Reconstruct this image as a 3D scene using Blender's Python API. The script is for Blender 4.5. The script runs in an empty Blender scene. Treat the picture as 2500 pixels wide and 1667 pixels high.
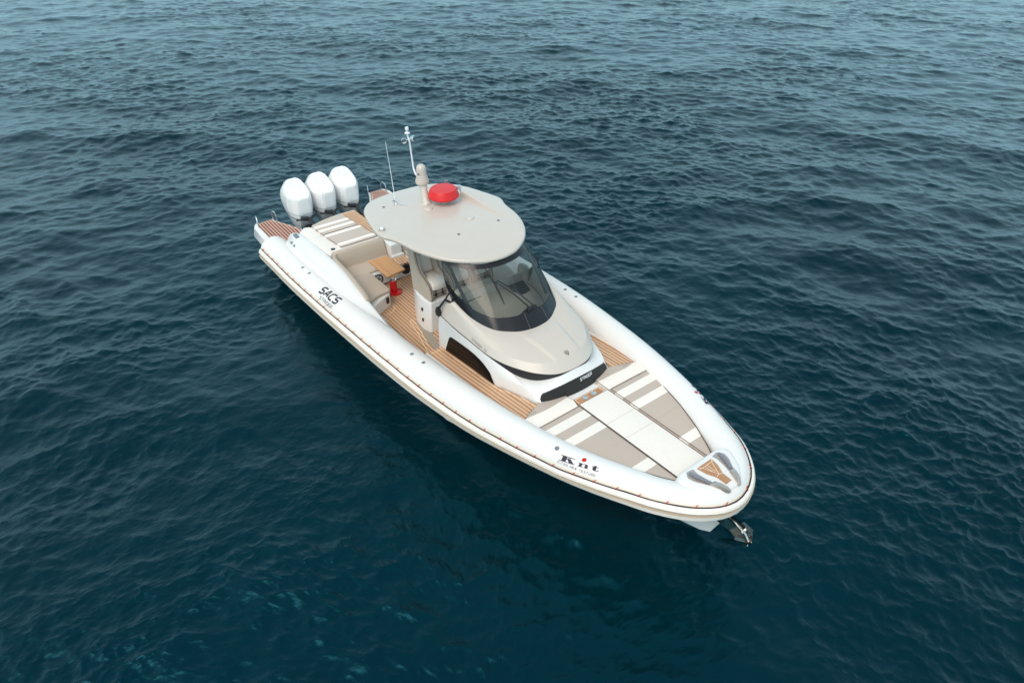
import bpy, bmesh, math, random
import numpy as np
from mathutils import Vector, Matrix

random.seed(7)
scene = bpy.context.scene
COL = scene.collection

# ------------------------------------------------------------------ camera
cam_d = bpy.data.cameras.new("camera")
cam = bpy.data.objects.new("camera", cam_d)
COL.objects.link(cam)
_yaw, _pitch, _roll = 2.50194080, -0.633693960, -0.00571838706
F_ = Vector((math.cos(_pitch) * math.cos(_yaw), math.cos(_pitch) * math.sin(_yaw), math.sin(_pitch)))
R_ = F_.cross(Vector((0, 0, 1))).normalized()
U_ = R_.cross(F_)
c_, s_ = math.cos(_roll), math.sin(_roll)
R2, U2 = c_ * R_ + s_ * U_, -s_ * R_ + c_ * U_
m = Matrix.Identity(4)
for i in range(3):
    m[i][0], m[i][1], m[i][2] = R2[i], U2[i], -F_[i]
m[0][3], m[1][3], m[2][3] = 17.2333654, -6.12226876, 8.79056898
cam.matrix_world = m
cam_d.sensor_width = 36.0
cam_d.lens = 36.0 * 1611.18590 / 2500.0
cam_d.clip_start = 0.1
cam_d.clip_end = 6000.0
scene.camera = cam

# ------------------------------------------------------------------ light
SUN_EL, SUN_AZ = math.radians(54), math.radians(294)     # azimuth measured from +x, counter-clockwise
world = bpy.data.worlds.new("World")
scene.world = world
world.use_nodes = True
nt = world.node_tree
bg = nt.nodes["Background"]
sky = nt.nodes.new("ShaderNodeTexSky")
sky.sky_type = 'NISHITA'
sky.sun_disc = False
sky.sun_elevation = SUN_EL
sky.sun_rotation = math.radians(90) - SUN_AZ
sky.air_density = 1.0
sky.dust_density = 8.0
sky.ozone_density = 1.0
# thin overcast: an even cloud veil over the clear sky
veil = nt.nodes.new("ShaderNodeMix"); veil.data_type = 'RGBA'
veil.inputs["Factor"].default_value = .72
wtc = nt.nodes.new("ShaderNodeTexCoord"); wsx = nt.nodes.new("ShaderNodeSeparateXYZ")
wmr = nt.nodes.new("ShaderNodeMapRange"); wmr.interpolation_type = 'SMOOTHSTEP'
wmr.inputs["From Min"].default_value = .0; wmr.inputs["From Max"].default_value = 1.12
wmx = nt.nodes.new("ShaderNodeMix"); wmx.data_type = 'RGBA'
wmx.inputs[6].default_value = (6.0, 10.2, 12.0, 1)       # bright murk low down
wmx.inputs[7].default_value = (3.9, 4.7, 5.2, 1)         # darker, bluer overhead
nt.links.new(wtc.outputs["Generated"], wsx.inputs[0]); nt.links.new(wsx.outputs[2], wmr.inputs["Value"])
nt.links.new(wmr.outputs[0], wmx.inputs["Factor"]); nt.links.new(wmx.outputs[2], veil.inputs[7])
nt.links.new(sky.outputs[0], veil.inputs[6])
nt.links.new(veil.outputs[2], bg.inputs[0])
bg.inputs[1].default_value = 0.12
sun_d = bpy.data.lights.new("sun", 'SUN')
sun_d.energy = 1.3
sun_d.angle = math.radians(42)
sun_d.color = (1.0, 0.87, 0.76)
sun = bpy.data.objects.new("sun", sun_d)
COL.objects.link(sun)
sd = Vector((math.cos(SUN_EL) * math.cos(SUN_AZ), math.cos(SUN_EL) * math.sin(SUN_AZ), math.sin(SUN_EL)))
sun.rotation_euler = sd.to_track_quat('Z', 'Y').to_euler()
sun.location = (0, 0, 30)
vs = scene.view_settings
vs.view_transform = 'Standard'
vs.look = 'None'
vs.gamma = 1.0
vs.use_curve_mapping = False
vs.exposure = 0.27

# ------------------------------------------------------------------ materials
def srgb(r, g, b):
    f = lambda c: (c / 255) / 12.92 if c / 255 <= .04045 else ((c / 255 + .055) / 1.055) ** 2.4
    return (f(r), f(g), f(b), 1)

def mat(name, col, rough=.5, metal=0., spec=.5, coat=0., noise=0., nscale=40., bump=0., bscale=300.):
    m = bpy.data.materials.new(name)
    m.use_nodes = True
    n = m.node_tree.nodes
    l = m.node_tree.links
    p = n["Principled BSDF"]
    p.inputs["Base Color"].default_value = col
    p.inputs["Roughness"].default_value = rough
    p.inputs["Metallic"].default_value = metal
    p.inputs["Specular IOR Level"].default_value = spec
    p.inputs["Coat Weight"].default_value = coat
    p.inputs["Coat Roughness"].default_value = .06
    tc = n.new("ShaderNodeTexCoord")
    if noise:
        t = n.new("ShaderNodeTexNoise")
        t.inputs["Scale"].default_value = nscale
        t.inputs["Detail"].default_value = 4
        l.new(tc.outputs["Object"], t.inputs["Vector"])
        mr = n.new("ShaderNodeMapRange")
        mr.inputs["From Min"].default_value = .3
        mr.inputs["From Max"].default_value = .7
        mr.inputs["To Min"].default_value = 1 - noise
        mr.inputs["To Max"].default_value = 1 + noise
        l.new(t.outputs["Fac"], mr.inputs["Value"])
        mx = n.new("ShaderNodeVectorMath")
        mx.operation = 'SCALE'
        mx.inputs[0].default_value = col[:3]
        l.new(mr.outputs[0], mx.inputs["Scale"])
        l.new(mx.outputs[0], p.inputs["Base Color"])
    if bump:
        t = n.new("ShaderNodeTexNoise")
        t.inputs["Scale"].default_value = bscale
        l.new(tc.outputs["Object"], t.inputs["Vector"])
        b = n.new("ShaderNodeBump")
        b.inputs["Strength"].default_value = bump
        b.inputs["Distance"].default_value = .002
        l.new(t.outputs["Fac"], b.inputs["Height"])
        l.new(b.outputs[0], p.inputs["Normal"])
    return m

def stripes(name, base, alt, bands, rough=.7, bump=.25):
    """fabric with woven bands across the boat (bands = list of x0,x1)"""
    m = mat(name, base, rough, noise=.04, nscale=260, bump=bump, bscale=500)
    n, l = m.node_tree.nodes, m.node_tree.links
    p = n["Principled BSDF"]
    src = p.inputs["Base Color"].links[0].from_socket
    tc = n.new("ShaderNodeTexCoord")
    sx = n.new("ShaderNodeSeparateXYZ")
    l.new(tc.outputs["Object"], sx.inputs[0])
    acc = None
    for a, b in bands:
        c = n.new("ShaderNodeMath"); c.operation = 'COMPARE'
        c.inputs[1].default_value = (a + b) / 2
        c.inputs[2].default_value = (b - a) / 2
        l.new(sx.outputs[0], c.inputs[0])
        if acc is None:
            acc = c.outputs[0]
        else:
            ad = n.new("ShaderNodeMath"); ad.operation = 'MAXIMUM'
            l.new(acc, ad.inputs[0]); l.new(c.outputs[0], ad.inputs[1])
            acc = ad.outputs[0]
    mx = n.new("ShaderNodeMix"); mx.data_type = 'RGBA'
    l.new(acc, mx.inputs["Factor"])
    l.new(src, mx.inputs[6])
    mx.inputs[7].default_value = alt
    l.new(mx.outputs[2], p.inputs["Base Color"])
    return m

def teak(name, c1, c2, caulk, pitch=.055, line=.12, axis='V', off=0.):
    """planks: V coordinate of the uv map in metres runs across the planks"""
    m = bpy.data.materials.new(name)
    m.use_nodes = True
    n, l = m.node_tree.nodes, m.node_tree.links
    p = n["Principled BSDF"]
    p.inputs["Roughness"].default_value = .62
    uv = n.new("ShaderNodeUVMap")
    sx = n.new("ShaderNodeSeparateXYZ")
    l.new(uv.outputs[0], sx.inputs[0])
    dv = n.new("ShaderNodeMath"); dv.operation = 'MULTIPLY_ADD'
    dv.inputs[1].default_value = 1 / pitch
    dv.inputs[2].default_value = 100 + off
    l.new(sx.outputs[1], dv.inputs[0])
    fr = n.new("ShaderNodeMath"); fr.operation = 'FRACT'
    l.new(dv.outputs[0], fr.inputs[0])
    lt = n.new("ShaderNodeMath"); lt.operation = 'LESS_THAN'
    lt.inputs[1].default_value = line
    l.new(fr.outputs[0], lt.inputs[0])
    fl = n.new("ShaderNodeMath"); fl.operation = 'FLOOR'
    l.new(dv.outputs[0], fl.inputs[0])
    wn = n.new("ShaderNodeTexWhiteNoise"); wn.noise_dimensions = '2D'
    bx = n.new("ShaderNodeMath"); bx.operation = 'MULTIPLY_ADD'
    bx.inputs[1].default_value = .45
    l.new(sx.outputs[0], bx.inputs[0])
    fr2 = n.new("ShaderNodeMath"); fr2.operation = 'MULTIPLY'
    fr2.inputs[1].default_value = .37
    l.new(fl.outputs[0], fr2.inputs[0])
    l.new(fr2.outputs[0], bx.inputs[2])
    fx = n.new("ShaderNodeMath"); fx.operation = 'FLOOR'
    l.new(bx.outputs[0], fx.inputs[0])
    cb = n.new("ShaderNodeCombineXYZ")
    l.new(fx.outputs[0], cb.inputs[0]); l.new(fl.outputs[0], cb.inputs[1])
    l.new(cb.outputs[0], wn.inputs["Vector"])
    mp = n.new("ShaderNodeMapping")
    mp.inputs["Scale"].default_value = (3, 70, 1)
    l.new(uv.outputs[0], mp.inputs[0])
    ns = n.new("ShaderNodeTexNoise"); ns.inputs["Scale"].default_value = 1.6
    ns.inputs["Detail"].default_value = 6
    l.new(mp.outputs[0], ns.inputs["Vector"])
    av = n.new("ShaderNodeMath"); av.operation = 'MULTIPLY_ADD'
    av.inputs[1].default_value = .45
    l.new(wn.outputs["Value"], av.inputs[0])
    sc = n.new("ShaderNodeMath"); sc.operation = 'MULTIPLY'
    sc.inputs[1].default_value = .6
    l.new(ns.outputs["Fac"], sc.inputs[0]); l.new(sc.outputs[0], av.inputs[2])
    mx = n.new("ShaderNodeMix"); mx.data_type = 'RGBA'
    l.new(av.outputs[0], mx.inputs["Factor"])
    mx.inputs[6].default_value = c1; mx.inputs[7].default_value = c2
    m2 = n.new("ShaderNodeMix"); m2.data_type = 'RGBA'
    l.new(lt.outputs[0], m2.inputs["Factor"])
    l.new(mx.outputs[2], m2.inputs[6]); m2.inputs[7].default_value = caulk
    l.new(m2.outputs[2], p.inputs["Base Color"])
    return m

M = {}
M['tube'] = mat("white_hypalon", (.79, .755, .72, 1), .5, noise=.012, nscale=3, bump=.12, bscale=700)
M['gel'] = mat("white_gelcoat", (.775, .75, .725, 1), .22, coat=.4, noise=.01, nscale=3)
M['hull'] = mat("hull_gelcoat", (.72, .71, .70, 1), .25, coat=.3, noise=.03, nscale=4)
M['beige'] = mat("beige_gelcoat", srgb(200, 189, 178), .34, coat=.25, noise=.012, nscale=5)
M['strake'] = mat("cream_rubber", srgb(240, 231, 220), .5, noise=.02, nscale=8)
M['strake_shade'] = mat("groove_shade_rubber", srgb(178, 160, 138), .6, noise=.04, nscale=8)  # darker cream: shade of the groove put into its colour for depth
M['band'] = mat("cream_tape", srgb(236, 219, 200), .5, noise=.02, nscale=20)
M['rope'] = mat("dark_rope", srgb(34, 28, 42), .8, noise=.3, nscale=200)
M['red'] = mat("red_webbing", srgb(190, 22, 30), .7, noise=.1, nscale=100)
M['redp'] = mat("red_paint", (.56, .004, .006, 1), .3, noise=.04, nscale=30)
M['redc'] = mat("red_cover", (.66, .008, .008, 1), .38, noise=.05, nscale=25, bump=.2, bscale=200)
M['fab'] = mat("beige_fabric", srgb(186, 171, 155), .85, noise=.07, nscale=300, bump=.5, bscale=500)
M['fabl'] = mat("cream_vinyl", srgb(234, 225, 216), .55, noise=.02, nscale=20, bump=.1, bscale=300)
M['fabd'] = mat("taupe_vinyl", srgb(150, 139, 128), .6, noise=.05, nscale=100, bump=.2)
M['pipe'] = mat("dark_piping", srgb(70, 60, 58), .7, noise=.1, nscale=100)
M['black'] = mat("black_plastic", (.012, .011, .014, 1), .4, noise=.1, nscale=40)
M['rubber'] = mat("black_rubber", (.02, .02, .022, 1), .8, noise=.1, nscale=40)
M['chrome'] = mat("polished_steel", (.75, .76, .77, 1), .12, metal=1, noise=.03, nscale=30)
M['anch'] = mat("weathered_steel", (.60, .57, .52, 1), .16, metal=1, noise=.25, nscale=25)
M['grey'] = mat("grey_fitting", srgb(120, 122, 132), .5, noise=.05, nscale=60)
M['tgrey'] = mat("taupe_steel", srgb(186, 174, 166), .3, metal=.6, noise=.05, nscale=40)
M['navy'] = mat("navy_print", srgb(38, 30, 52), .5, noise=.05, nscale=60)
M['greyp'] = mat("grey_print", srgb(120, 112, 112), .5, noise=.05, nscale=60)
M['whitep'] = mat("white_print", (.8, .8, .8, 1), .5, noise=.02, nscale=60)
M['carpet'] = mat("grey_hatch", srgb(160, 150, 136), .85, noise=.12, nscale=250, bump=.5)
M['dash'] = mat("dash_moulding", srgb(208, 202, 190), .6, noise=.04, nscale=200, bump=.2)
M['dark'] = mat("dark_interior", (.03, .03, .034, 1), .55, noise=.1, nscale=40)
M['tint'] = mat("tinted_window", (.004, .0035, .0035, 1), .05, spec=.3, coat=0., noise=.05, nscale=5)
M['tint'].node_tree.nodes['Principled BSDF'].inputs['IOR'].default_value = 1.16
M['frit'] = mat("black_frit", (.012, .0115, .014, 1), .16, spec=.4, coat=.0, noise=.1, nscale=10)
M['mast'] = mat("white_paint_metal", (.78, .80, .82, 1), .25, coat=.3, noise=.02, nscale=10)
M['cowl'] = mat("white_cowl", (.86, .85, .84, 1), .26, coat=.4, noise=.01, nscale=6)
M['cowl2'] = mat("pearl_cowl", (.70, .69, .68, 1), .28, coat=.4, noise=.02, nscale=6)
TC, TK = srgb(199, 153, 115), srgb(160, 116, 84)
CA = srgb(255, 232, 200)
M['teak'] = teak("teak_deck", TC, TK, CA, .072, .135)
M['teakb'] = teak("teak_margin", TC, TK, CA, 9., 0.0)
M['teakd'] = teak("wet_teak", srgb(150, 92, 76), srgb(120, 70, 60), srgb(252, 222, 196), .078, .17)
M['teakt'] = teak("teak_table", srgb(205, 150, 98), srgb(184, 128, 80), CA, .11, 0.012)
M['caulk'] = mat("caulking", CA, .7, noise=.03, nscale=60)

PADB = [(11.04, 11.32), (11.46, 11.64), (11.82, 12.0), (12.88, 13.06)]
M['padf'] = stripes("striped_foredeck_fabric", srgb(188, 172, 159), srgb(238, 229, 219), PADB)
M['pada'] = stripes("striped_aft_fabric", srgb(194, 179, 166), srgb(246, 237, 226), [(2.43, 2.55), (2.74, 2.86), (3.10, 3.22), (3.74, 3.86)])

def tex_grille():
    m = mat("black_grille", (.012, .012, .012, 1), .45)
    n, l = m.node_tree.nodes, m.node_tree.links
    tc = n.new("ShaderNodeTexCoord"); sx = n.new("ShaderNodeSeparateXYZ")
    l.new(tc.outputs["Object"], sx.inputs[0])
    mu = n.new("ShaderNodeMath"); mu.operation = 'MULTIPLY'; mu.inputs[1].default_value = 330
    l.new(sx.outputs[2], mu.inputs[0])
    si = n.new("ShaderNodeMath"); si.operation = 'SINE'
    l.new(mu.outputs[0], si.inputs[0])
    b = n.new("ShaderNodeBump"); b.inputs["Strength"].default_value = 1; b.inputs["Distance"].default_value = .006
    l.new(si.outputs[0], b.inputs["Height"])
    l.new(b.outputs[0], n["Principled BSDF"].inputs["Normal"])
    mr = n.new("ShaderNodeMapRange")
    mr.inputs["From Min"].default_value = -1; mr.inputs["To Min"].default_value = .006; mr.inputs["To Max"].default_value = .05
    l.new(si.outputs[0], mr.inputs["Value"])
    cb = n.new("ShaderNodeCombineColor")
    for k in range(3): l.new(mr.outputs[0], cb.inputs[k])
    l.new(cb.outputs[0], n["Principled BSDF"].inputs["Base Color"])
    return m
M['grille'] = tex_grille()

def glass(name, tint, refl=1.0):
    m = bpy.data.materials.new(name); m.use_nodes = True
    n, l = m.node_tree.nodes, m.node_tree.links
    n.remove(n["Principled BSDF"])
    t = n.new("ShaderNodeBsdfTransparent"); t.inputs[0].default_value = tint
    g = n.new("ShaderNodeBsdfGlossy"); g.inputs["Roughness"].default_value = .03
    ns = n.new("ShaderNodeTexNoise"); ns.inputs["Scale"].default_value = 1.3
    mp = n.new("ShaderNodeMapping"); mp.inputs["Scale"].default_value = (1, 7, 1)
    mp.inputs["Rotation"].default_value = (0, 0, .5)
    tc = n.new("ShaderNodeTexCoord")
    l.new(tc.outputs["Object"], mp.inputs[0]); l.new(mp.outputs[0], ns.inputs["Vector"])
    f = n.new("ShaderNodeFresnel"); f.inputs[0].default_value = 1.5
    ml = n.new("ShaderNodeMath"); ml.operation = 'MULTIPLY'; ml.inputs[1].default_value = refl
    l.new(f.outputs[0], ml.inputs[0])
    # faint pale diffuse film, streaked by stretched noise
    d = n.new("ShaderNodeBsdfDiffuse"); d.inputs[0].default_value = (.6, .6, .6, 1)
    mr = n.new("ShaderNodeMapRange"); mr.inputs["From Min"].default_value = .45; mr.inputs["From Max"].default_value = .75
    mr.inputs["To Min"].default_value = .004; mr.inputs["To Max"].default_value = .05
    l.new(ns.outputs["Fac"], mr.inputs["Value"])
    mx0 = n.new("ShaderNodeMixShader"); l.new(mr.outputs[0], mx0.inputs[0]); l.new(t.outputs[0], mx0.inputs[1]); l.new(d.outputs[0], mx0.inputs[2])
    mx = n.new("ShaderNodeMixShader"); l.new(ml.outputs[0], mx.inputs[0]); l.new(mx0.outputs[0], mx.inputs[1]); l.new(g.outputs[0], mx.inputs[2])
    l.new(mx.outputs[0], n["Material Output"].inputs[0])
    return m
M['glass'] = glass("smoked_glass", (.54, .56, .54, 1), .85)

# ------------------------------------------------------------------ helpers
def lerp(a, b, t): return a + (b - a) * t

class MB:
    """collects faces with optional uv and material slot"""
    def __init__(s): s.v, s.f, s.uv, s.mi = [], [], [], []
    def add(s, verts, faces, uvs=None, mi=0):
        o = len(s.v)
        s.v += [tuple(p) for p in verts]
        for f in faces:
            s.f.append([o + i for i in f]); s.mi.append(mi)
            s.uv.append([uvs[i] for i in f] if uvs else [(verts[i][0], verts[i][1]) for i in f])
    def box(s, x0, x1, y0, y1, z0, z1, mi=0):
        v = [(x, y, z) for x in (x0, x1) for y in (y0, y1) for z in (z0, z1)]
        s.add(v, [(0, 1, 3, 2), (4, 6, 7, 5), (0, 4, 5, 1), (2, 3, 7, 6), (0, 2, 6, 4), (1, 5, 7, 3)], mi=mi)
    def prism(s, poly, z0, z1, mi=0, mitop=None):
        """poly in xy; z0,z1 numbers or functions of (x,y)"""
        n = len(poly)
        g = lambda z, p: z(p[0], p[1]) if callable(z) else z
        v = [(p[0], p[1], g(z0, p)) for p in poly] + [(p[0], p[1], g(z1, p)) for p in poly]
        s.add(v, [(i, (i + 1) % n, n + (i + 1) % n, n + i) for i in range(n)] + [tuple(range(n))[::-1]], mi=mi)
        s.add(v[n:], [tuple(range(n))], mi=mi if mitop is None else mitop)
    def grid(s, rows, closed=False, uvs=None, mi=0):
        """rows: list of equal length point lists"""
        nr, nc = len(rows), len(rows[0])
        v = [p for r in rows for p in r]
        f = []
        for i in range(nr - 1):
            for j in range(nc if closed else nc - 1):
                f.append((i * nc + j, i * nc + (j + 1) % nc, (i + 1) * nc + (j + 1) % nc, (i + 1) * nc + j))
        u = [p for r in uvs for p in r] if uvs else None
        s.add(v, f, u, mi)
    def tube(s, path, r, n=8, mi=0, cap=True):
        path = [Vector(p) for p in path]
        rs = r if isinstance(r, (list, tuple)) else [r] * len(path)
        up = Vector((0, 0, 1))
        rows = []
        for i, p in enumerate(path):
            t = (path[min(i + 1, len(path) - 1)] - path[max(i - 1, 0)]).normalized()
            a = t.cross(up)
            if a.length < .05: a = t.cross(Vector((0, 1, 0)))
            a.normalize(); b = a.cross(t)
            if i and (a.dot(pa) < 0): a, b = -a, -b
            pa = a
            rows.append([p + rs[i] * (math.cos(q) * a + math.sin(q) * b) for q in [2 * math.pi * k / n for k in range(n)]])
        s.grid(rows, closed=True, mi=mi)
        if cap:
            s.add(rows[0], [tuple(range(n))], mi=mi); s.add(rows[-1], [tuple(range(n))[::-1]], mi=mi)
    def lathe(s, prof, c, axis=(0, 0, 1), n=24, mi=0):
        """prof: list of (radius, height) along axis"""
        ax = Vector(axis).normalized()
        a = ax.orthogonal().normalized(); b = ax.cross(a)
        c = Vector(c)
        rows = [[c + ax * h + r * (math.cos(q) * a + math.sin(q) * b) for q in [2 * math.pi * k / n for k in range(n)]] for r, h in prof]
        s.grid(rows, closed=True, mi=mi)
        s.add(rows[0], [tuple(range(n))], mi=mi); s.add(rows[-1], [tuple(range(n))[::-1]], mi=mi)
    def cushion(s, poly, z0, z1, b=.03, mi=0, dome=0.):
        b = b * .8
        """soft pad: outline polygon, rounded upper edge"""
        poly = resample(poly, .12)
        n = len(poly)
        g = lambda z, p: z(p[0], p[1]) if callable(z) else z
        rows = [[(p[0], p[1], g(z0, p)) for p in inset(poly, b * .5)]]
        for q in (0, .25, .5, .75, 1.0):
            a = q * math.pi / 2
            d = b * (1 - math.cos(a)) ; h = b * (math.sin(a) - 1)
            rows.append([(p[0], p[1], g(z1, p) + h) for p in inset(poly, d)])
        s.grid(rows, closed=True, mi=mi)
        s.add(rows[-1], [tuple(range(n))], mi=mi)
        s.add(rows[0], [tuple(range(n))[::-1]], mi=mi)
    def build(s, name, mats, parent=None, smooth=35, label=None, bevel=0., sub=0):
        me = bpy.data.meshes.new(name)
        me.from_pydata(s.v, [], s.f)
        ul = me.uv_layers.new(name="UVMap")
        k = 0
        for u in s.uv:
            for q in u:
                ul.data[k].uv = (q[0], q[1]); k += 1
        if not isinstance(mats, (list, tuple)): mats = [mats]
        for mm in mats: me.materials.append(M[mm] if isinstance(mm, str) else mm)
        me.polygons.foreach_set("material_index", s.mi)
        bm = bmesh.new(); bm.from_mesh(me)
        bmesh.ops.remove_doubles(bm, verts=bm.verts, dist=1e-5)
        bmesh.ops.recalc_face_normals(bm, faces=bm.faces)
        bm.to_mesh(me); bm.free()
        o = bpy.data.objects.new(name, me)
        COL.objects.link(o)
        if bevel:
            md = o.modifiers.new("bevel", 'BEVEL'); md.width = bevel; md.segments = 3
            md.limit_method = 'ANGLE'; md.angle_limit = math.radians(35)
        if sub:
            md = o.modifiers.new("sub", 'SUBSURF'); md.levels = md.render_levels = sub
        if smooth:
            me.shade_smooth()
            if not sub: me.set_sharp_from_angle(angle=math.radians(smooth))
        if parent is not None: attach(o, parent)
        if label: o["label"] = label
        return o

def attach(o, parent):
    o.parent = parent
    # meshes are modelled in boat coordinates: cancel the parent's own offset
    w = Vector((0, 0, 0)); p = parent
    while p: w += Vector(p.location); p = p.parent
    o.location = -w

def inset(poly, d):
    n = len(poly)
    A = sum(poly[i][0] * poly[(i + 1) % n][1] - poly[(i + 1) % n][0] * poly[i][1] for i in range(n))
    sg = 1 if A > 0 else -1
    out = []
    for i in range(n):
        a, b, c = Vector(poly[i - 1][:2]), Vector(poly[i][:2]), Vector(poly[(i + 1) % n][:2])
        e1, e2 = (b - a).normalized(), (c - b).normalized()
        n1, n2 = Vector((-e1.y, e1.x)) * sg, Vector((-e2.y, e2.x)) * sg
        q = n1 + n2
        if q.length < 1e-6: q = n1
        q.normalize()
        k = d / max(.45, q.dot(n1))
        out.append((b.x + q.x * k, b.y + q.y * k))
    return out

def resample(poly, step):
    out = []
    n = len(poly)
    for i in range(n):
        a, b = poly[i], poly[(i + 1) % n]
        k = max(1, int(math.hypot(a[0] - b[0], a[1] - b[1]) / step))
        for j in range(k): out.append((lerp(a[0], b[0], j / k), lerp(a[1], b[1], j / k)))
    return out

def rounded(poly, r, n=4):
    """round the corners of a polygon"""
    out = []
    L = len(poly)
    for i in range(L):
        a, b, c = Vector(poly[i - 1][:2]), Vector(poly[i][:2]), Vector(poly[(i + 1) % L][:2])
        r1 = min(r, (a - b).length * .45, (c - b).length * .45)
        p, q = b + (a - b).normalized() * r1, b + (c - b).normalized() * r1
        for k in range(n + 1):
            t = k / n
            w = (1 - t) ** 2 * p + 2 * t * (1 - t) * b + t * t * q
            out.append((w.x, w.y))
    return out

def spline(pts, n):
    """Catmull-Rom through points (any dimension), n samples per span"""
    P = [np.array(p, float) for p in pts]
    out = []
    for i in range(len(P) - 1):
        p0 = P[i - 1] if i else 2 * P[0] - P[1]
        p1, p2 = P[i], P[i + 1]
        p3 = P[i + 2] if i + 2 < len(P) else 2 * P[-1] - P[-2]
        for k in range(n):
            t = k / n
            out.append(.5 * ((2 * p1) + (p2 - p0) * t + (2 * p0 - 5 * p1 + 4 * p2 - p3) * t * t + (3 * p1 - p0 - 3 * p2 + p3) * t ** 3))
    out.append(P[-1])
    return out

def interp(x, xs, ys): return float(np.interp(x, xs, ys))

def thing(name, label, cat, loc, group=None):
    o = bpy.data.objects.new(name, None)
    COL.objects.link(o)
    o.location = loc
    o.empty_display_size = .5
    o["label"] = label; o["category"] = cat
    if group: o["group"] = group
    return o

# ================================================================== WATER
def wave_tile(N, L, seed, parts):
    """periodic sea surface: height and sideways displacement, unit slope"""
    rng = np.random.default_rng(seed)
    k1 = 2 * np.pi * np.fft.fftfreq(N, L / N)
    kx, ky = np.meshgrid(k1, k1, indexing='ij')
    k = np.hypot(kx, ky); k[0, 0] = 1e-6
    P = 0
    for amp, big, small, spread, d in parts:
        c = (kx * math.cos(d) + ky * math.sin(d)) / k
        P = P + amp * np.exp(-1 / (k * big) ** 2) / k ** 4 * (spread + (1 - spread) * c ** 2) * np.exp(-(k * small) ** 2)
    P[0, 0] = 0
    H = (rng.normal(size=(N, N)) + 1j * rng.normal(size=(N, N))) * np.sqrt(P)
    f = lambda a: np.fft.ifft2(a).real
    h = f(H); sl = math.sqrt((f(1j * kx * H) ** 2 + f(1j * ky * H) ** 2).mean())
    return np.stack([f(1j * kx / k * H), f(1j * ky / k * H), h], -1) / sl

def sample(T, L, X, Y):
    N = T.shape[0]
    u, v = (X / L * N) % N, (Y / L * N) % N
    i, j = u.astype(int), v.astype(int)
    fu, fv = (u - i)[..., None], (v - j)[..., None]
    fu, fv = fu * fu * (3 - 2 * fu), fv * fv * (3 - 2 * fv)
    i %= N; j %= N
    i1, j1 = (i + 1) % N, (j + 1) % N
    return (T[i, j] * (1 - fu) + T[i1, j] * fu) * (1 - fv) + (T[i, j1] * (1 - fu) + T[i1, j1] * fu) * fv

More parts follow.
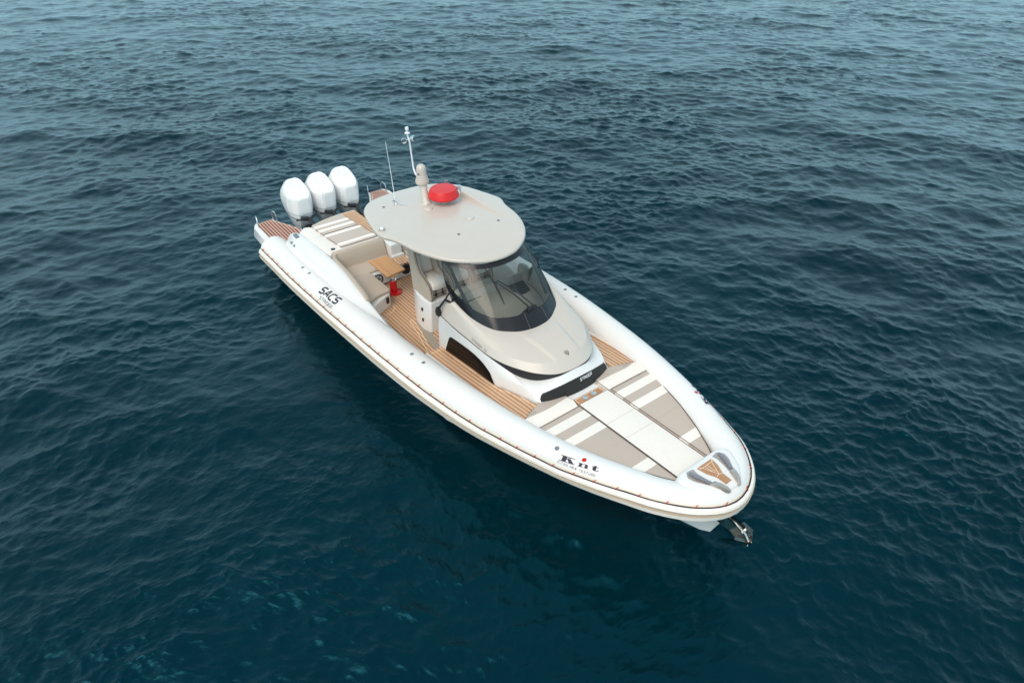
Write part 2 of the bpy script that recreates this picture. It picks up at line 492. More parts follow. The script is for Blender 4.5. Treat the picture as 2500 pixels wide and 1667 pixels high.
def build_water():
    wd = math.radians(133)
    A = wave_tile(1024, 71.0, 11, [(1.0, 1.0, .035, .14, wd), (.9, .22, .035, .35, wd + .7)])
    B = wave_tile(512, 9.7, 5, [(1.0, .10, .008, .22, wd - .25), (.5, .05, .008, .4, wd + .8)])
    # polar sheet: fine near the boat's bow quarter, coarser towards the horizon
    ox, oy = 14.0, -4.0
    rr = np.concatenate([np.linspace(.6, 4.4, 80), 4.5 * np.exp(np.arange(0, math.log(260 / 4.5), RES)), 260 * np.exp(np.arange(.05, math.log(4500 / 260) + .05, .12))])
    na = int(2 * math.pi / RES)
    th = np.arange(na) * 2 * math.pi / na
    Rr, Th = np.meshgrid(rr, th, indexing='ij')
    X, Y = ox + Rr * np.cos(Th), oy + Rr * np.sin(Th)
    fa = np.clip((330 - Rr) / 150, 0, 1)[..., None]
    fb = (1 - .25 * np.clip((Rr - 20) / 50, 0, 1))[..., None] * fa
    Hh = np.hypot((X - 7.0) / 8.5, Y / 3.2)
    calm = (.55 + .45 * np.clip(Hh - 1.0, 0, 1))[..., None]     # flatter in the lee of the hull
    # gusts: patches of stronger and weaker ripple
    g = sample(A, 71.0, X * .31 + 9, Y * .31)[..., 2]
    gust = (1 + .45 * np.clip(g / g.std(), -1.5, 1.5))[..., None]
    D = SLOPE_A * sample(A, 71.0, X, Y) * fa + SLOPE_B * gust * sample(B, 9.7, X * .974 + Y * .225, Y * .974 - X * .225) * fb
    D = D * calm
    D[..., :2] *= 1.2
    V = np.stack([X + D[..., 0], Y + D[..., 1], D[..., 2]], -1).reshape(-1, 3)
    nr = len(rr)
    i, j = np.meshgrid(np.arange(nr - 1), np.arange(na), indexing='ij')
    j1 = (j + 1) % na
    Fq = np.stack([i * na + j, (i + 1) * na + j, (i + 1) * na + j1, i * na + j1], -1).reshape(-1, 4)
    V = np.concatenate([V, [[ox, oy, 0]]])
    cen = np.stack([np.full(na, len(V) - 1), np.arange(na), (np.arange(na) + 1) % na], -1)
    me = bpy.data.meshes.new("water")
    me.vertices.add(len(V)); me.vertices.foreach_set("co", V.ravel())
    idx = np.concatenate([Fq.ravel(), cen.ravel()]).astype(np.int32)
    me.loops.add(len(idx)); me.loops.foreach_set("vertex_index", idx)
    me.polygons.add(len(Fq) + na)
    st = np.concatenate([np.arange(0, Fq.size, 4), Fq.size + np.arange(0, cen.size, 3)]).astype(np.int32)
    me.polygons.foreach_set("loop_start", st)
    me.polygons.foreach_set("use_smooth", np.ones(len(st), bool))
    me.update(calc_edges=True)
    m = bpy.data.materials.new("sea_water"); m.use_nodes = True
    n, l = m.node_tree.nodes, m.node_tree.links
    p = n["Principled BSDF"]
    p.inputs["IOR"].default_value = 1.333
    p.inputs["Roughness"].default_value = .11
    p.inputs["Specular IOR Level"].default_value = .5
    p.inputs["Specular Tint"].default_value = (.12, .72, 1, 1)
    tc = n.new("ShaderNodeTexCoord")
    t0 = n.new("ShaderNodeTexNoise"); t0.inputs["Scale"].default_value = .12; t0.inputs["Detail"].default_value = 3
    l.new(tc.outputs["Object"], t0.inputs["Vector"])
    mx = n.new("ShaderNodeMix"); mx.data_type = 'RGBA'
    mr = n.new("ShaderNodeMapRange"); mr.inputs["From Min"].default_value = .35; mr.inputs["From Max"].default_value = .65
    l.new(t0.outputs["Fac"], mr.inputs["Value"]); l.new(mr.outputs[0], mx.inputs["Factor"])
    mx.inputs[6].default_value = WATER_A; mx.inputs[7].default_value = WATER_B
    l.new(mx.outputs[2], p.inputs["Base Color"])
    # ripples
    mp = n.new("ShaderNodeMapping"); mp.inputs["Rotation"].default_value = (0, 0, .45); mp.inputs["Scale"].default_value = (1, .55, 1)
    l.new(tc.outputs["Object"], mp.inputs[0])
    h1 = n.new("ShaderNodeTexNoise"); h1.inputs["Scale"].default_value = 9.0; h1.inputs["Detail"].default_value = 7; h1.inputs["Roughness"].default_value = .62; h1.inputs["Distortion"].default_value = .6
    l.new(mp.outputs[0], h1.inputs["Vector"])
    b1 = n.new("ShaderNodeBump"); b1.inputs["Strength"].default_value = 1.0; b1.inputs["Distance"].default_value = RIPPLE
    l.new(h1.outputs["Fac"], b1.inputs["Height"])
    l.new(b1.outputs[0], p.inputs["Normal"])
    me.materials.append(m)
    o = bpy.data.objects.new("water", me)
    COL.objects.link(o)
    o["kind"] = "structure"
RES = .0034
SLOPE_A, SLOPE_B = .128, .235
RIPPLE = .012
WATER_A = (.0003, .0112, .0168, 1)
WATER_B = (.0003, .0150, .0215, 1)
build_water()

# ================================================================== BOAT
boat = thing("motor_boat", "white inflatable-sided motor boat with beige hardtop, red radar cover and three white outboards", "boat", (7, 0, 0))

# ---- tube centre line (x, y>0 half, z, r) from stern to bow
HALF = [(1.50, 2.00, .685, .355), (2.4, 2.0, .735, .355), (3.8, 2.0, .81, .355), (6.0, 1.95, .95, .352), (8.4, 1.85, 1.10, .34), (10.0, 1.68, 1.205, .32),
        (11.0, 1.53, 1.300, .28), (12.0, 1.30, 1.385, .25), (12.6, 1.105, 1.430, .245), (13.1, .90, 1.465, .245), (13.49, .72, 1.490, .245),
        (13.82, .45, 1.50, .245), (13.98, .15, 1.503, .25)]
CTRL = [(x, -y, z, r) for x, y, z, r in HALF] + [(x, y, z, r) for x, y, z, r in HALF[::-1]]
CL = np.array(spline(CTRL, 16))
_seg = np.r_[0, np.cumsum(np.linalg.norm(np.diff(CL[:, :3], axis=0), axis=1))]
TOT = _seg[-1]
def cl(s):
    p = np.array([np.interp(s, _seg, CL[:, k]) for k in range(4)])
    q = np.array([np.interp(s + .03, _seg, CL[:, k]) for k in range(3)]) - np.array([np.interp(s - .03, _seg, CL[:, k]) for k in range(3)])
    t = Vector(q).normalized()
    out = t.cross(Vector((0, 0, 1))).normalized()
    up = out.cross(t)
    return Vector(p[:3]), float(p[3]), t, out, up
def s_at_x(x, side=-1):
    h = len(CL) // 2
    if side < 0: return float(np.interp(x, CL[:h + 1, 0], _seg[:h + 1]))
    return float(np.interp(x, CL[h:, 0][::-1], _seg[h:][::-1]))
def on_tube(s, th, off=0.):
    s, th, off = float(s), float(th), float(off)
    c, r, t, o, u = cl(s)
    return c + (r + off) * (math.cos(th) * o + math.sin(th) * u)

def drift(s):
    """the rope line rides a little lower at the shoulder and higher at the bow"""
    q = min(s, TOT - s)
    return float(np.interp(q, [0, 6.8, 9.2, 10.7, 11.4, 12.2, 12.7, 13.1], [.03, .03, -.16, -.20, -.03, .14, .14, .02]))
SS = np.unique(np.r_[np.arange(0, TOT, .11), TOT])
b = MB()
rows = []
capn = 5
for k in range(capn):          # rounded stern caps
    a = math.pi / 2 * (k / capn)
    c, r, t, o, u = cl(0)
    rows.append([c - t * (.10 * math.cos(a)) + r * math.sin(a) * (math.cos(q) * o + math.sin(q) * u) for q in [2 * math.pi * j / 40 for j in range(40)]])
for s in SS:
    c, r, t, o, u = cl(s)
    rows.append([c + r * (math.cos(q) * o + math.sin(q) * u) for q in [2 * math.pi * j / 40 for j in range(40)]])
for k in range(capn - 1, -1, -1):
    a = math.pi / 2 * (k / capn)
    c, r, t, o, u = cl(TOT)
    rows.append([c + t * (.10 * math.cos(a)) + r * math.sin(a) * (math.cos(q) * o + math.sin(q) * u) for q in [2 * math.pi * j / 40 for j in range(40)]])
b.grid(rows, closed=True)
collar = b.build("inflatable_collar", 'tube', boat, smooth=60)

def swept(name, prof, mats, parent, s0=.02, s1=TOT - .02, mi=None, closed=True, **kw):
    """prof: list of (theta, radial offset)"""
    b = MB(); rows = []
    for s in np.r_[np.arange(s0, s1, .09), s1]:
        rows.append([on_tube(s, th + drift(s), off) for th, off in prof])
    if mi:
        for j in range(len(prof) - 1):
            b.grid([[r[j], r[j + 1]] for r in rows], mi=mi[j])
    else:
        b.grid(rows, closed=closed)
    b.add(rows[0], [tuple(range(len(prof)))], mi=0); b.add(rows[-1], [tuple(range(len(prof)))], mi=0)
    return b.build(name, mats, parent, **kw)
# broad cream rubbing strake with a recessed groove, upper lip and lower lip
swept("rub_strake", [(.34, -.01), (.33, .022), (.22, .046), (.08, .056), (.03, .048), (.00, .026), (-.05, .026), (-.10, .064), (-.32, .066), (-.46, .04), (-.50, -.01)],
      ['strake', 'strake_shade'], boat, mi=[0, 0, 0, 0, 1, 1, 1, 0, 0, 0], smooth=30)
swept("cream_band", [(.52, -.005), (.52, .003), (.38, .003), (.38, -.005)], 'band', boat, smooth=30)
# grab line along the collar with red ties
def rope(name, th, off, r, parent, mname):
    b = MB()
    pts = [on_tube(s, th + drift(s) + .010 * math.sin(s * 8.7), off) for s in np.arange(.06, TOT - .05, .1)]
    b.tube(pts, r, 6)
    return b.build(name, mname, parent)
grab = rope("grab_line", .36, .014, .010, boat, 'rope')
rope("lower_line", -.58, .012, .010, boat, 'pipe')
ns_ = 78
for k in range(ns_):
    s = .18 + (TOT - .36) * k / (ns_ - 1)
    b = MB()
    d_ = drift(s)
    b.tube([on_tube(s - .005, .33 + d_, .024), on_tube(s, .37 + d_, .026), on_tube(s + .012, .44 + d_, .010), on_tube(s + .035, .51 + d_, .006)], .0054, 5)
    b.build("rope_tie", 'red', boat)

def valve(s, th=math.pi / 2):
    b = MB()
    c, r, t, o, u = cl(s)
    nrm = (math.cos(th) * o + math.sin(th) * u)
    b.lathe([(.036, -.01), (.036, .004), (.031, .008), (.02, .006), (.0, .006)], c + nrm * r, nrm, 16)
    b.build("inflation_valve", 'grey', boat)
for x, sd_, th in ((3.68, -1, 1.45), (4.06, -1, 1.45), (8.43, -1, 1.57), (8.80, -1, 1.57), (8.43, 1, 1.57), (8.80, 1, 1.57), (11.98, -1, 1.26)):
    valve(s_at_x(x, sd_), th)

# ---- hull below the collar
b = MB()
xs = [1.3, 3, 5, 7, 9, 10.5, 11.5, 12.3, 12.9, 13.3, 13.6, 13.8, 13.97, 14.08]
kz = [-.45, -.5, -.5, -.48, -.42, -.32, -.18, 0.0, .18, .32, .44, .52, .64, .95]
rows = []
for x, z in zip(xs, kz):
    cy = interp(x, [p[0] for p in HALF], [p[1] for p in HALF]); cz = interp(x, [p[0] for p in HALF], [p[2] for p in HALF])
    w = min(cy - .20, 1.60) * (1 if x < 9 else max(.0, 1 - ((x - 9) / 5.1) ** 2.2))
    ch = z + (cz - .25 - z) * (.35 if x < 9 else lerp(.35, .7, (x - 9) / 5.1))
    half = [(0, z), (.03, z + .012), (w * .55, lerp(z, ch, .55)), (w * .93, ch), (w * .98 + .02, ch + .05), (min(cy - .08, w + .12), cz - .05)]
    rows.append([(x, -y, zz) for y, zz in half[::-1]] + [(x, y, zz) for y, zz in half[1:]])
b.grid(rows)
b.add(rows[0], [tuple(range(len(rows[0])))])
b.build("hull", 'hull', boat, smooth=40)

# ---- decks -------------------------------------------------------------
def zd(x): return .13 + .115 * x            # side deck / foredeck plane
def zfd(x): return zd(x) if x < 11.1 else max(1.36, .886 + .05 * x - .06)
def zf(x): return .55 + .02 * x             # cockpit sole plane
def yin(x, z):                               # inner face of the collar at height z
    cy = interp(x, [p[0] for p in HALF], [p[1] for p in HALF]); cz = interp(x, [p[0] for p in HALF], [p[2] for p in HALF]); r = interp(x, [p[0] for p in HALF], [p[3] for p in HALF])
    d = abs(z - cz)
    return cy - math.sqrt(max(0, r * r - d * d)) if d < r else cy
# foredeck moulding (white) filling between the tubes from x 7.9 to the bow
b = MB()
xx = np.arange(8.13, 13.75, .2)
rows = [[(x, y * (yin(x, zfd(x)) + .08), zfd(x) - .03) for y in (-1, -.5, 0, .5, 1)] for x in xx]
b.grid(rows)
b.add([(8.13, -1.55, zf(7.95) - .03), (8.13, 1.55, zf(7.95) - .03), (8.13, 1.6, zd(8.13) - .03), (8.13, -1.6, zd(8.13) - .03)], [(0, 1, 2, 3)])
b.build("foredeck", 'gel', boat)
# cockpit sole moulding
b = MB()
b.grid([[(x, y, zf(x) - .02) for y in (-1.75, 0, 1.75)] for x in (1.9, 5, 8.15)])
b.build("cockpit_sole", 'gel', boat)

def teak_strip(name, inner, outer, zfun, parent, n=10, margin=True, mname='teak', label=None, thick=.012, pitch=.057):
    """teak panel between two edge polylines (same length), planks follow the outer edge"""
    I = spline([(p[0], p[1]) for p in inner], n); O = spline([(p[0], p[1]) for p in outer], n)
    b = MB(); rows = []; uv = []
    for a, c in zip(I, O):
        w = float(np.linalg.norm(a - c)); rr = []; uu = []
        K = 6
        for k in range(K + 1):
            q = c + (a - c) * k / K
            rr.append((q[0], q[1], zfun(q[0]) + thick)); uu.append((q[0], w * k / K))
        rows.append(rr); uv.append(uu)
    b.grid(rows, uvs=uv)
    o = b.build(name, mname, parent)
    return o, I, O
def ribbon(b, pts, w, z, mi=0):
    """flat line along a polyline (list of xy) at height function z"""
    P = [Vector((p[0], p[1])) for p in pts]
    L_, R_l = [], []
    for i, p in enumerate(P):
        t = (P[min(i + 1, len(P) - 1)] - P[max(i - 1, 0)]).normalized()
        nn = Vector((-t.y, t.x)) * w / 2
        L_.append((p.x + nn.x, p.y + nn.y, z(p.x) if callable(z) else z)); R_l.append((p.x - nn.x, p.y - nn.y, z(p.x) if callable(z) else z))
    b.grid([L_, R_l], mi=mi)

side_in = [(8.10, -1.05), (8.6, -1.04), (9.2, -1.03), (9.88, -1.04), (10.3, -.94), (10.72, -.86), (10.85, -.84)]
side_out = [(8.12, -1.385), (8.6, -1.385), (9.2, -1.38), (9.88, -1.36), (10.3, -1.35), (10.85, -1.325), (11.05, -1.31)]
for sg in (1, -1):
    I = [(x, y * sg) for x, y in side_in]; O = [(x, y * sg) for x, y in side_out]
    o, I2, O2 = teak_strip("side_deck", I, O, zd, boat)
    b = MB()
    zt = lambda x: zd(x) + .0165
    ribbon(b, [(p[0], p[1]) for p in O2], .010, zt)
    In2 = [(p[0], p[1] - .05 * sg) for p in I2]
    ribbon(b, In2, .008, zt)
    ribbon(b, [(8.2, -1.34 * sg), (8.2, -1.1 * sg)], .008, zt)
    b.build("caulk_line", 'caulk', o)
    # white lip between teak and collar
    b = MB()
    b.grid([[(p[0], p[1] - .002 * sg, zd(p[0]) - .05), (p[0], p[1] - .002 * sg, zd(p[0]) + .024), (p[0], p[1] - .035 * sg, zd(p[0]) + .024), (p[0], p[1] - .05 * sg, zd(p[0]) - .05)] for p in O2])
    b.build("deck_lip", 'gel', boat)
    # riser of the step up from the cockpit
    b = MB()
    y0, y1 = -1.02 * sg, -1.385 * sg
    b.add([(7.93, y0, zf(7.9)), (7.93, y1, zf(7.9)), (8.12, y1, zd(8.1) + .012), (8.10, y0, zd(8.1) + .012)], [(0, 1, 2, 3)], uvs=[(0, 0), (.3, 0), (.3, .3), (0, .3)])
    b.build("step_riser", 'teakb', boat)

# cockpit teak sole
b = MB()
out_ = [(3.9, -1.45), (5.2, -1.30), (5.9, -1.22), (6.3, -1.27), (7.2, -1.27), (7.97, -1.27)]
I = [(4.2, -.0), (5.2, -.0), (5.9, -.0), (6.3, -.0), (7.2, -.0), (7.97, -.0)]
rows, uv = [], []
for a, c in zip(spline([(x, 1.35) for x, y in out_], 6), spline(out_, 6)):
    rows.append([(a[0], lerp(c[1], a[1], k / 12), zf(a[0])) for k in range(13)])
    uv.append([(a[0], lerp(c[1], a[1], k / 12)) for k in range(13)])
b.grid(rows, uvs=uv)
sole = b.build("teak_sole", 'teak', boat)
b = MB()
zt = lambda x: zf(x) + .0045
ribbon(b, [(5.62, -.83), (5.72, -.84), (5.86, -.93), (5.93, -1.07), (5.90, -1.2)], .010, zt)
b.build("caulk_line", 'caulk', sole); b = MB()
ribbon(b, [(6.45, -.72), (6.42, -.80), (6.5, -.88), (6.7, -.90), (7.0, -.96), (7.3, -1.04), (7.62, -1.12), (7.85, -1.13)], .010, zt)
ribbon(b, [(6.42, -.80), (6.60, -.80), (6.85, -.85), (7.1, -.91), (7.4, -.99), (7.8, -1.03)], .010, zt)
b.build("caulk_line", 'caulk', sole); b = MB()
ribbon(b, [(7.9, -1.24), (7.9, -.8)], .010, zt)
b.build("caulk_line", 'caulk', sole)
b = MB()
hp = [(6.50, -.70), (6.62, -.79), (6.85, -.825), (7.08, -.88), (7.35, -.94), (7.72, -.99), (7.72, -.86), (7.40, -.76), (7.15, -.71), (7.1, -.6), (6.6, -.5)]
b.prism(hp, lambda x, y: zf(x) - .01, lambda x, y: zf(x) + .009)
b.build("floor_hatch", 'carpet', boat)

# ---- stern: transom well, swim platforms -------------------------------
def zplat(x): return .79
for sg in (-1, 1):
    b = MB()
    pf = [(-.06, 1.95), (-.07, 1.45), (.20, 1.36), (.50, 1.22), (1.00, 1.04), (1.9, .98), (1.9, 2.06), (.9, 2.06), (.15, 2.04)]
    poly = [(x, y * sg) for x, y in pf]
    b.grid([[(x, y, .775) for x, y in poly], [(x + (.10 if x < .1 else 0), y * (1.03 if abs(y) > 1.9 else 1), .52) for x, y in poly], [(x + (.3 if x < .1 else 0), y * .95, .38) for x, y in poly]], closed=True)
    b.add([(x, y, .775) for x, y in poly], [tuple(range(len(poly)))])
    pl = b.build("swim_platform", 'gel', boat, bevel=.03, smooth=30)
    b = MB()
    tp = [(.00, 1.87), (-.02, 1.50), (.23, 1.405), (.50, 1.275), (.98, 1.10), (1.6, 1.06), (1.6, 1.92), (.95, 1.92), (.12, 1.92)]
    poly = [(x, y * sg) for x, y in tp]
    b.prism(poly, .76, .789)
    td = b.build("teak_deck", 'teakd', pl)
    b = MB()
    zz = .7935
    ribbon(b, [(x, y * sg) for x, y in [(.05, 1.83), (.03, 1.53), (.25, 1.445), (.52, 1.315), (1.0, 1.145), (1.55, 1.12)]], .010, zz)
    b.build("caulk_line", 'caulk', td); b = MB()
    ribbon(b, [(x, y * sg) for x, y in [(.05, 1.83), (.14, 1.87), (1.55, 1.87)]], .010, zz)
    b.build("caulk_line", 'caulk', td)
    for (xa, ya, xb, yb) in ((-.06, 1.885, .20, 1.93), (-.03, 1.45, .10, 1.385)):
        b = MB()
        pts = []
        for k in range(13):
            a = math.pi * k / 12
            xm, ym = (xa + xb) / 2, (ya + yb) / 2
            pts.append((xm - (xb - xa) / 2 * math.cos(a), (ym - (yb - ya) / 2 * math.cos(a)) * sg, .775 + .25 * math.sin(a) ** .7))
        b.tube(pts, .013, 8)
        b.build("grab_rail", 'chrome', pl)
# engine well bulkhead and aft moulding
b = MB()
top = lambda x, y: 1.30 + .055 * (x - 1.9)
poly = [(1.95, -1.50), (1.50, -1.25), (1.42, -.7), (1.42, .5), (1.5, 1.25), (1.95, 1.55), (2.2, 1.6), (2.2, .36), (3.95, .36), (3.95, -.10), (3.95, -1.46), (3.2, -1.52)]
b.prism([(2.25, -1.52), (2.12, -1.40), (2.15, -1.18), (2.02, -.85), (1.94, -.45), (1.98, -.22), (2.87, -.17), (3.95, -.11), (3.95, -1.46), (3.2, -1.52)], .2, top)
b.build("aft_moulding", 'gel', boat, bevel=.03)
b = MB()
b.box(.9, 1.9, -1.15, 1.15, .05, .62)
b.build("transom_well", 'gel', boat, bevel=.03)

# stern walkway in teak, port of the sunpad
b = MB()
rows = [[(x, lerp(-.10, .44, k / 8), .95 + .03 * (x - 1.2)) for k in range(9)] for x in (1.15, 2, 3, 3.9)]
b.grid(rows, uvs=[[(p[0], p[1]) for p in r] for r in rows])
wk = b.build("stern_walkway", 'teak', boat)
b = MB()
zt = lambda x: .957 + .03 * (x - 1.2)
ribbon(b, [(1.2, -.05), (1.2, .40)], .01, zt); ribbon(b, [(2.05, -.1), (2.05, .44)], .01, zt)
b.build("caulk_line", 'caulk', wk)
b = MB()
b.box(1.1, 3.9, -.1, .46, .4, .935)
b.build("walkway_base", 'gel', boat)

# ---- coamings (moulded sides round the aft cockpit) ---------------------
def coaming(sg):
    b = MB(); rows = []
    st = [  # x, foot y, foot z off, mid y, mid z, topout y, topin y, top z
        (1.92, 1.80, 1.00, 1.72, 1.10, 1.66, 1.60, 1.16),
        (2.10, 1.86, 1.02, 1.74, 1.18, 1.66, 1.56, 1.27),
        (2.6, 1.93, 1.08, 1.80, 1.25, 1.70, 1.55, 1.37),
        (3.4, 1.93, 1.12, 1.78, 1.28, 1.68, 1.52, 1.40),
        (4.0, 1.93, 1.155, 1.76, 1.30, 1.62, 1.49, 1.41),
        (4.6, 1.92, 1.19, 1.75, 1.31, 1.60, 1.49, 1.415),
        (5.2, 1.95, 1.24, 1.80, 1.30, 1.63, 1.54, 1.41),
        (5.8, 1.90, 1.27, 1.77, 1.31, 1.66, 1.58, 1.37),
        (6.4, 1.84, 1.29, 1.74, 1.30, 1.66, 1.61, 1.32),
        (7.0, 1.78, 1.28, 1.70, 1.26, 1.66, 1.63, 1.24),
        (7.6, 1.70, 1.22, 1.66, 1.19, 1.63, 1.60, 1.14)]
    for q in spline(st, 6):
        x, fy, fz, my, mz, oy, iy, tz = q
        cy = interp(x, [p[0] for p in HALF], [p[1] for p in HALF]); cz = interp(x, [p[0] for p in HALF], [p[2] for p in HALF]); r = interp(x, [p[0] for p in HALF], [p[3] for p in HALF])
        d = fy - cy
        fz = cz + math.sqrt(max(.01, r * r - d * d)) - .012
        mz = max(mz, cz + math.sqrt(max(.01, r * r - (my - cy) ** 2)) + .004)
        lo = zf(x) if x > 3.9 else .5
        row = [(fy, fz), (lerp(fy, my, .5), lerp(fz, mz, .38)), (my, mz), (lerp(my, oy, .55), lerp(mz, tz, .72)), (oy, tz), (lerp(oy, iy, .5), tz + .006), (iy, tz - .006), (iy - .02 if x > 3.9 else iy, tz - .04), (lerp(iy, 1.36, .3) if x > 6 else iy - .03, lo)]
        rows.append([(x, y * sg, z) for y, z in row])
    b.grid(rows)
    b.add(rows[0], [tuple(range(len(rows[0])))])
    return b.build("coaming", 'gel', boat, smooth=50)
cs = coaming(-1); cp = coaming(1)
# moulded recess line along the coaming, cleat and fittings
b = MB()
b.tube([(2.9, -1.83, 1.215), (3.3, -1.82, 1.235), (3.9, -1.80, 1.262), (4.4, -1.785, 1.285), (4.7, -1.77, 1.30)], [.003, .009, .012, .010, .003], 8)
b.build("moulded_rib", 'gel', cs)
b = MB()
b.add([(2.36, -1.70, 1.372), (2.60, -1.745, 1.372), (2.62, -1.66, 1.392), (2.38, -1.62, 1.392)], [(0, 1, 2, 3)])
b.box(2.38, 2.60, -1.72, -1.64, 1.33, 1.392)
b.build("mooring_cleat", 'grey', cs, bevel=.01)
for x, y in ((2.46, -1.82), (2.66, -1.83)):
    b = MB(); b.lathe([(.03, -.02), (.03, .012), (.0, .014)], (x, y, 1.225), (0, -.5, .85), 12); b.build("fitting", 'grey', cs)

# ---- aft sunpad ---------------------------------------------------------
tz = lambda x, y: 1.415 + .05 * (x - 3)
def pad(name, poly, z0, z1, mname, parent, b_=.03, piping=True, dome=0., label=None, lift=0.):
    b = MB(); b.cushion(poly, z0, z1, b_, dome=dome)
    o = b.build(name, mname, parent, smooth=50, label=label)
    if piping:
        q = inset(poly, b_ * .25 + lift * .5); b = MB()
        pts = [(p[0], p[1], (z1(p[0], p[1]) if callable(z1) else z1) - b_ * .33 + lift) for p in resample(q, .12)]
        b.tube(pts + [pts[0]], .006, 5, cap=False)
        b.build("piping", 'pipe', o)
    return o
SX = -.28   # shift: the pad top is at 1.42, not 1.5
P1 = rounded([(2.16, -1.17), (2.02, -.85), (1.93, -.45), (1.98, -.24), (2.86, -.20), (2.86, -1.16)], .06)
P2 = rounded([(2.875, -1.16), (2.875, -.20), (3.80, -.14), (3.80, -1.10)], .06)
M['pada'] = stripes("striped_aft_fabric", srgb(194, 179, 166), srgb(246, 237, 226), [(2.29, 2.42), (2.57, 2.70), (2.93, 3.06), (3.58, 3.71)])
pad("sunpad", P1, 1.30, lambda x, y: 1.40 + .05 * (x - 3), 'pada', boat)
pad("sunpad", P2, 1.30, lambda x, y: 1.40 + .05 * (x - 3), 'pada', boat)
W1 = rounded([(2.16, -1.19), (2.86, -1.18), (2.86, -1.53), (2.40, -1.50), (2.1, -1.36)], .05)
W2 = rounded([(2.87, -1.18), (3.60, -1.13), (3.60, -1.49), (2.87, -1.53)], .04)
W3 = rounded([(3.61, -1.13), (3.88, -1.11), (3.88, -1.48), (3.61, -1.49)], .04)
for q in (W1, W2, W3):
    pad("side_pad", q, 1.26, lambda x, y: 1.375 + .05 * (x - 3), 'fabl', boat, .02, piping=False)
b = MB(); b.lathe([(.055, -.01), (.055, .006), (.04, .010), (.0, .010)], (3.74, -1.28, 1.412), (0, 0, 1), 20)
b.build("cup_holder", 'black', boat)

# ---- U settee -----------------------------------------------------------
b = MB()
b.box(4.0, 4.72, -1.5, -.12, zf(4.5), 1.0); b.box(4.6, 5.60, -1.52, -.86, zf(5), 1.0)
sb = b.build("settee_base", 'gel', boat, bevel=.02)
seat1 = rounded([(4.10, -1.48), (4.10, -.12), (4.68, -.13), (4.66, -.86), (4.62, -1.52)], .06)
seat2 = rounded([(4.64, -.84), (4.63, -1.52), (5.3, -1.56), (5.86, -1.60), (5.66, -1.15), (5.62, -.82)], .07)
for q in (seat1, seat2):
    pad("seat_cushion", q, .97, 1.07, 'fab', sb, .03, piping=False)
# backrests
b = MB()
prof = [(3.96, 1.00), (3.90, 1.20), (3.89, 1.40), (3.93, 1.452), (4.01, 1.452), (4.05, 1.41), (4.11, 1.2), (4.16, 1.04)]
ys = [-1.42, -1.38, -1.0, -.5, -.16, -.12]
sc = [.9, 1, 1, 1, 1, .9]
b.grid([[(4.02 + (x - 4.02) * s_, y, 1.24 + (z - 1.24) * s_) for x, z in prof] for y, s_ in zip(ys, sc)], closed=True)
b.add([(4.02 + (x - 4.02) * .9, -1.42, 1.24 + (z - 1.24) * .9) for x, z in prof], [tuple(range(8))])
b.add([(4.02 + (x - 4.02) * .9, -.12, 1.24 + (z - 1.24) * .9) for x, z in prof], [tuple(range(8))])
b.build("backrest", 'fab', sb, smooth=50)
b = MB()
path = [(4.02, -1.30), (4.12, -1.42), (4.5, -1.455), (5.0, -1.475), (5.5, -1.52), (5.95, -1.575), (6.15, -1.60)]
rows = []
for k, (x, y) in enumerate(path):
    h = 1.0 if k < 6 else .96
    rows.append([(x, y - .055, 1.00), (x, y - .05, 1.40 * h), (x, y - .03, 1.435 * h), (x, y + .02, 1.435 * h), (x, y + .05, 1.40 * h), (x, y + .085, 1.04)])
rows = [[tuple(p) for p in r] for r in np.array(spline([np.array(r).ravel() for r in rows], 4)).reshape(-1, 6, 3)]
b.grid(rows, closed=True); b.add(rows[0], [tuple(range(6))]); b.add(rows[-1], [tuple(range(6))])
b.build("side_backrest", 'fab', sb, smooth=50)
# end of the settee: angled white panel and socket
b = MB()
b.prism([(5.58, -.86), (5.62, -.86), (5.78, -1.18), (6.05, -1.60), (5.5, -1.60)], lambda x, y: zf(x), .985)
b.build("settee_end", 'gel', sb, bevel=.015)
b = MB()
b.prism(rounded([(5.72, -.985), (5.69, -1.0), (5.665, -.93), (5.69, -.915)], .01), .80, .94)
b.build("power_socket", 'black', sb)

# podium with loudspeakers, port steps, white box, port bench
b = MB()
b.box(4.1, 4.70, -.86, 1.2, zf(4.7), 1.02)
pod = b.build("podium", 'gel', boat, bevel=.02)
def speaker(y, z):
    b = MB()
    b.lathe([(.135, 0), (.135, .022), (.115, .034), (.10, .012), (.045, .004), (.04, .03), (.0, .038)], (4.702, y, z), (1, 0, 0), 28)
    o = b.build("loudspeaker", 'black', pod)
    b = MB()
    for k in range(6):
        a = k * math.pi / 3
        b.tube([(4.728, y + .03 * math.cos(a), z + .03 * math.sin(a)), (4.730, y + .12 * math.cos(a), z + .12 * math.sin(a))], .006, 5)
    b.build("grille_spoke", 'rubber', o)
speaker(.06, .865); speaker(-.70, .845)
b = MB(); b.box(4.702, 4.72, -.86, 1.2, zf(4.7), zf(4.7) + .045); b.build("kick_strip", 'fab', pod)
b = MB()
rows = [[(x, lerp(-.12, .22, k / 6), 1.034) for k in range(7)] for x in (4.38, 4.71)]
b.grid(rows, uvs=[[(p[0], p[1]) for p in r] for r in rows])
b.box(4.38, 4.71, -.12, .22, 1.0, 1.030, mi=0)
st = b.build("step_tread", 'teak', pod)
b = MB()
for a, c in (((4.41, -.09), (4.41, .19)), ((4.41, .19), (4.68, .19)), ((4.68, .19), (4.68, -.09)), ((4.68, -.09), (4.41, -.09))):
    ribbon(b, [a, c], .008, 1.039)
b.build("caulk_line", 'caulk', st)
b = MB()
b.prism(rounded([(3.92, -.10), (3.92, .20), (4.32, .20), (4.32, -.10)], .04), 1.0, lambda x, y: 1.40 - .1 * max(0, x - 4.0))
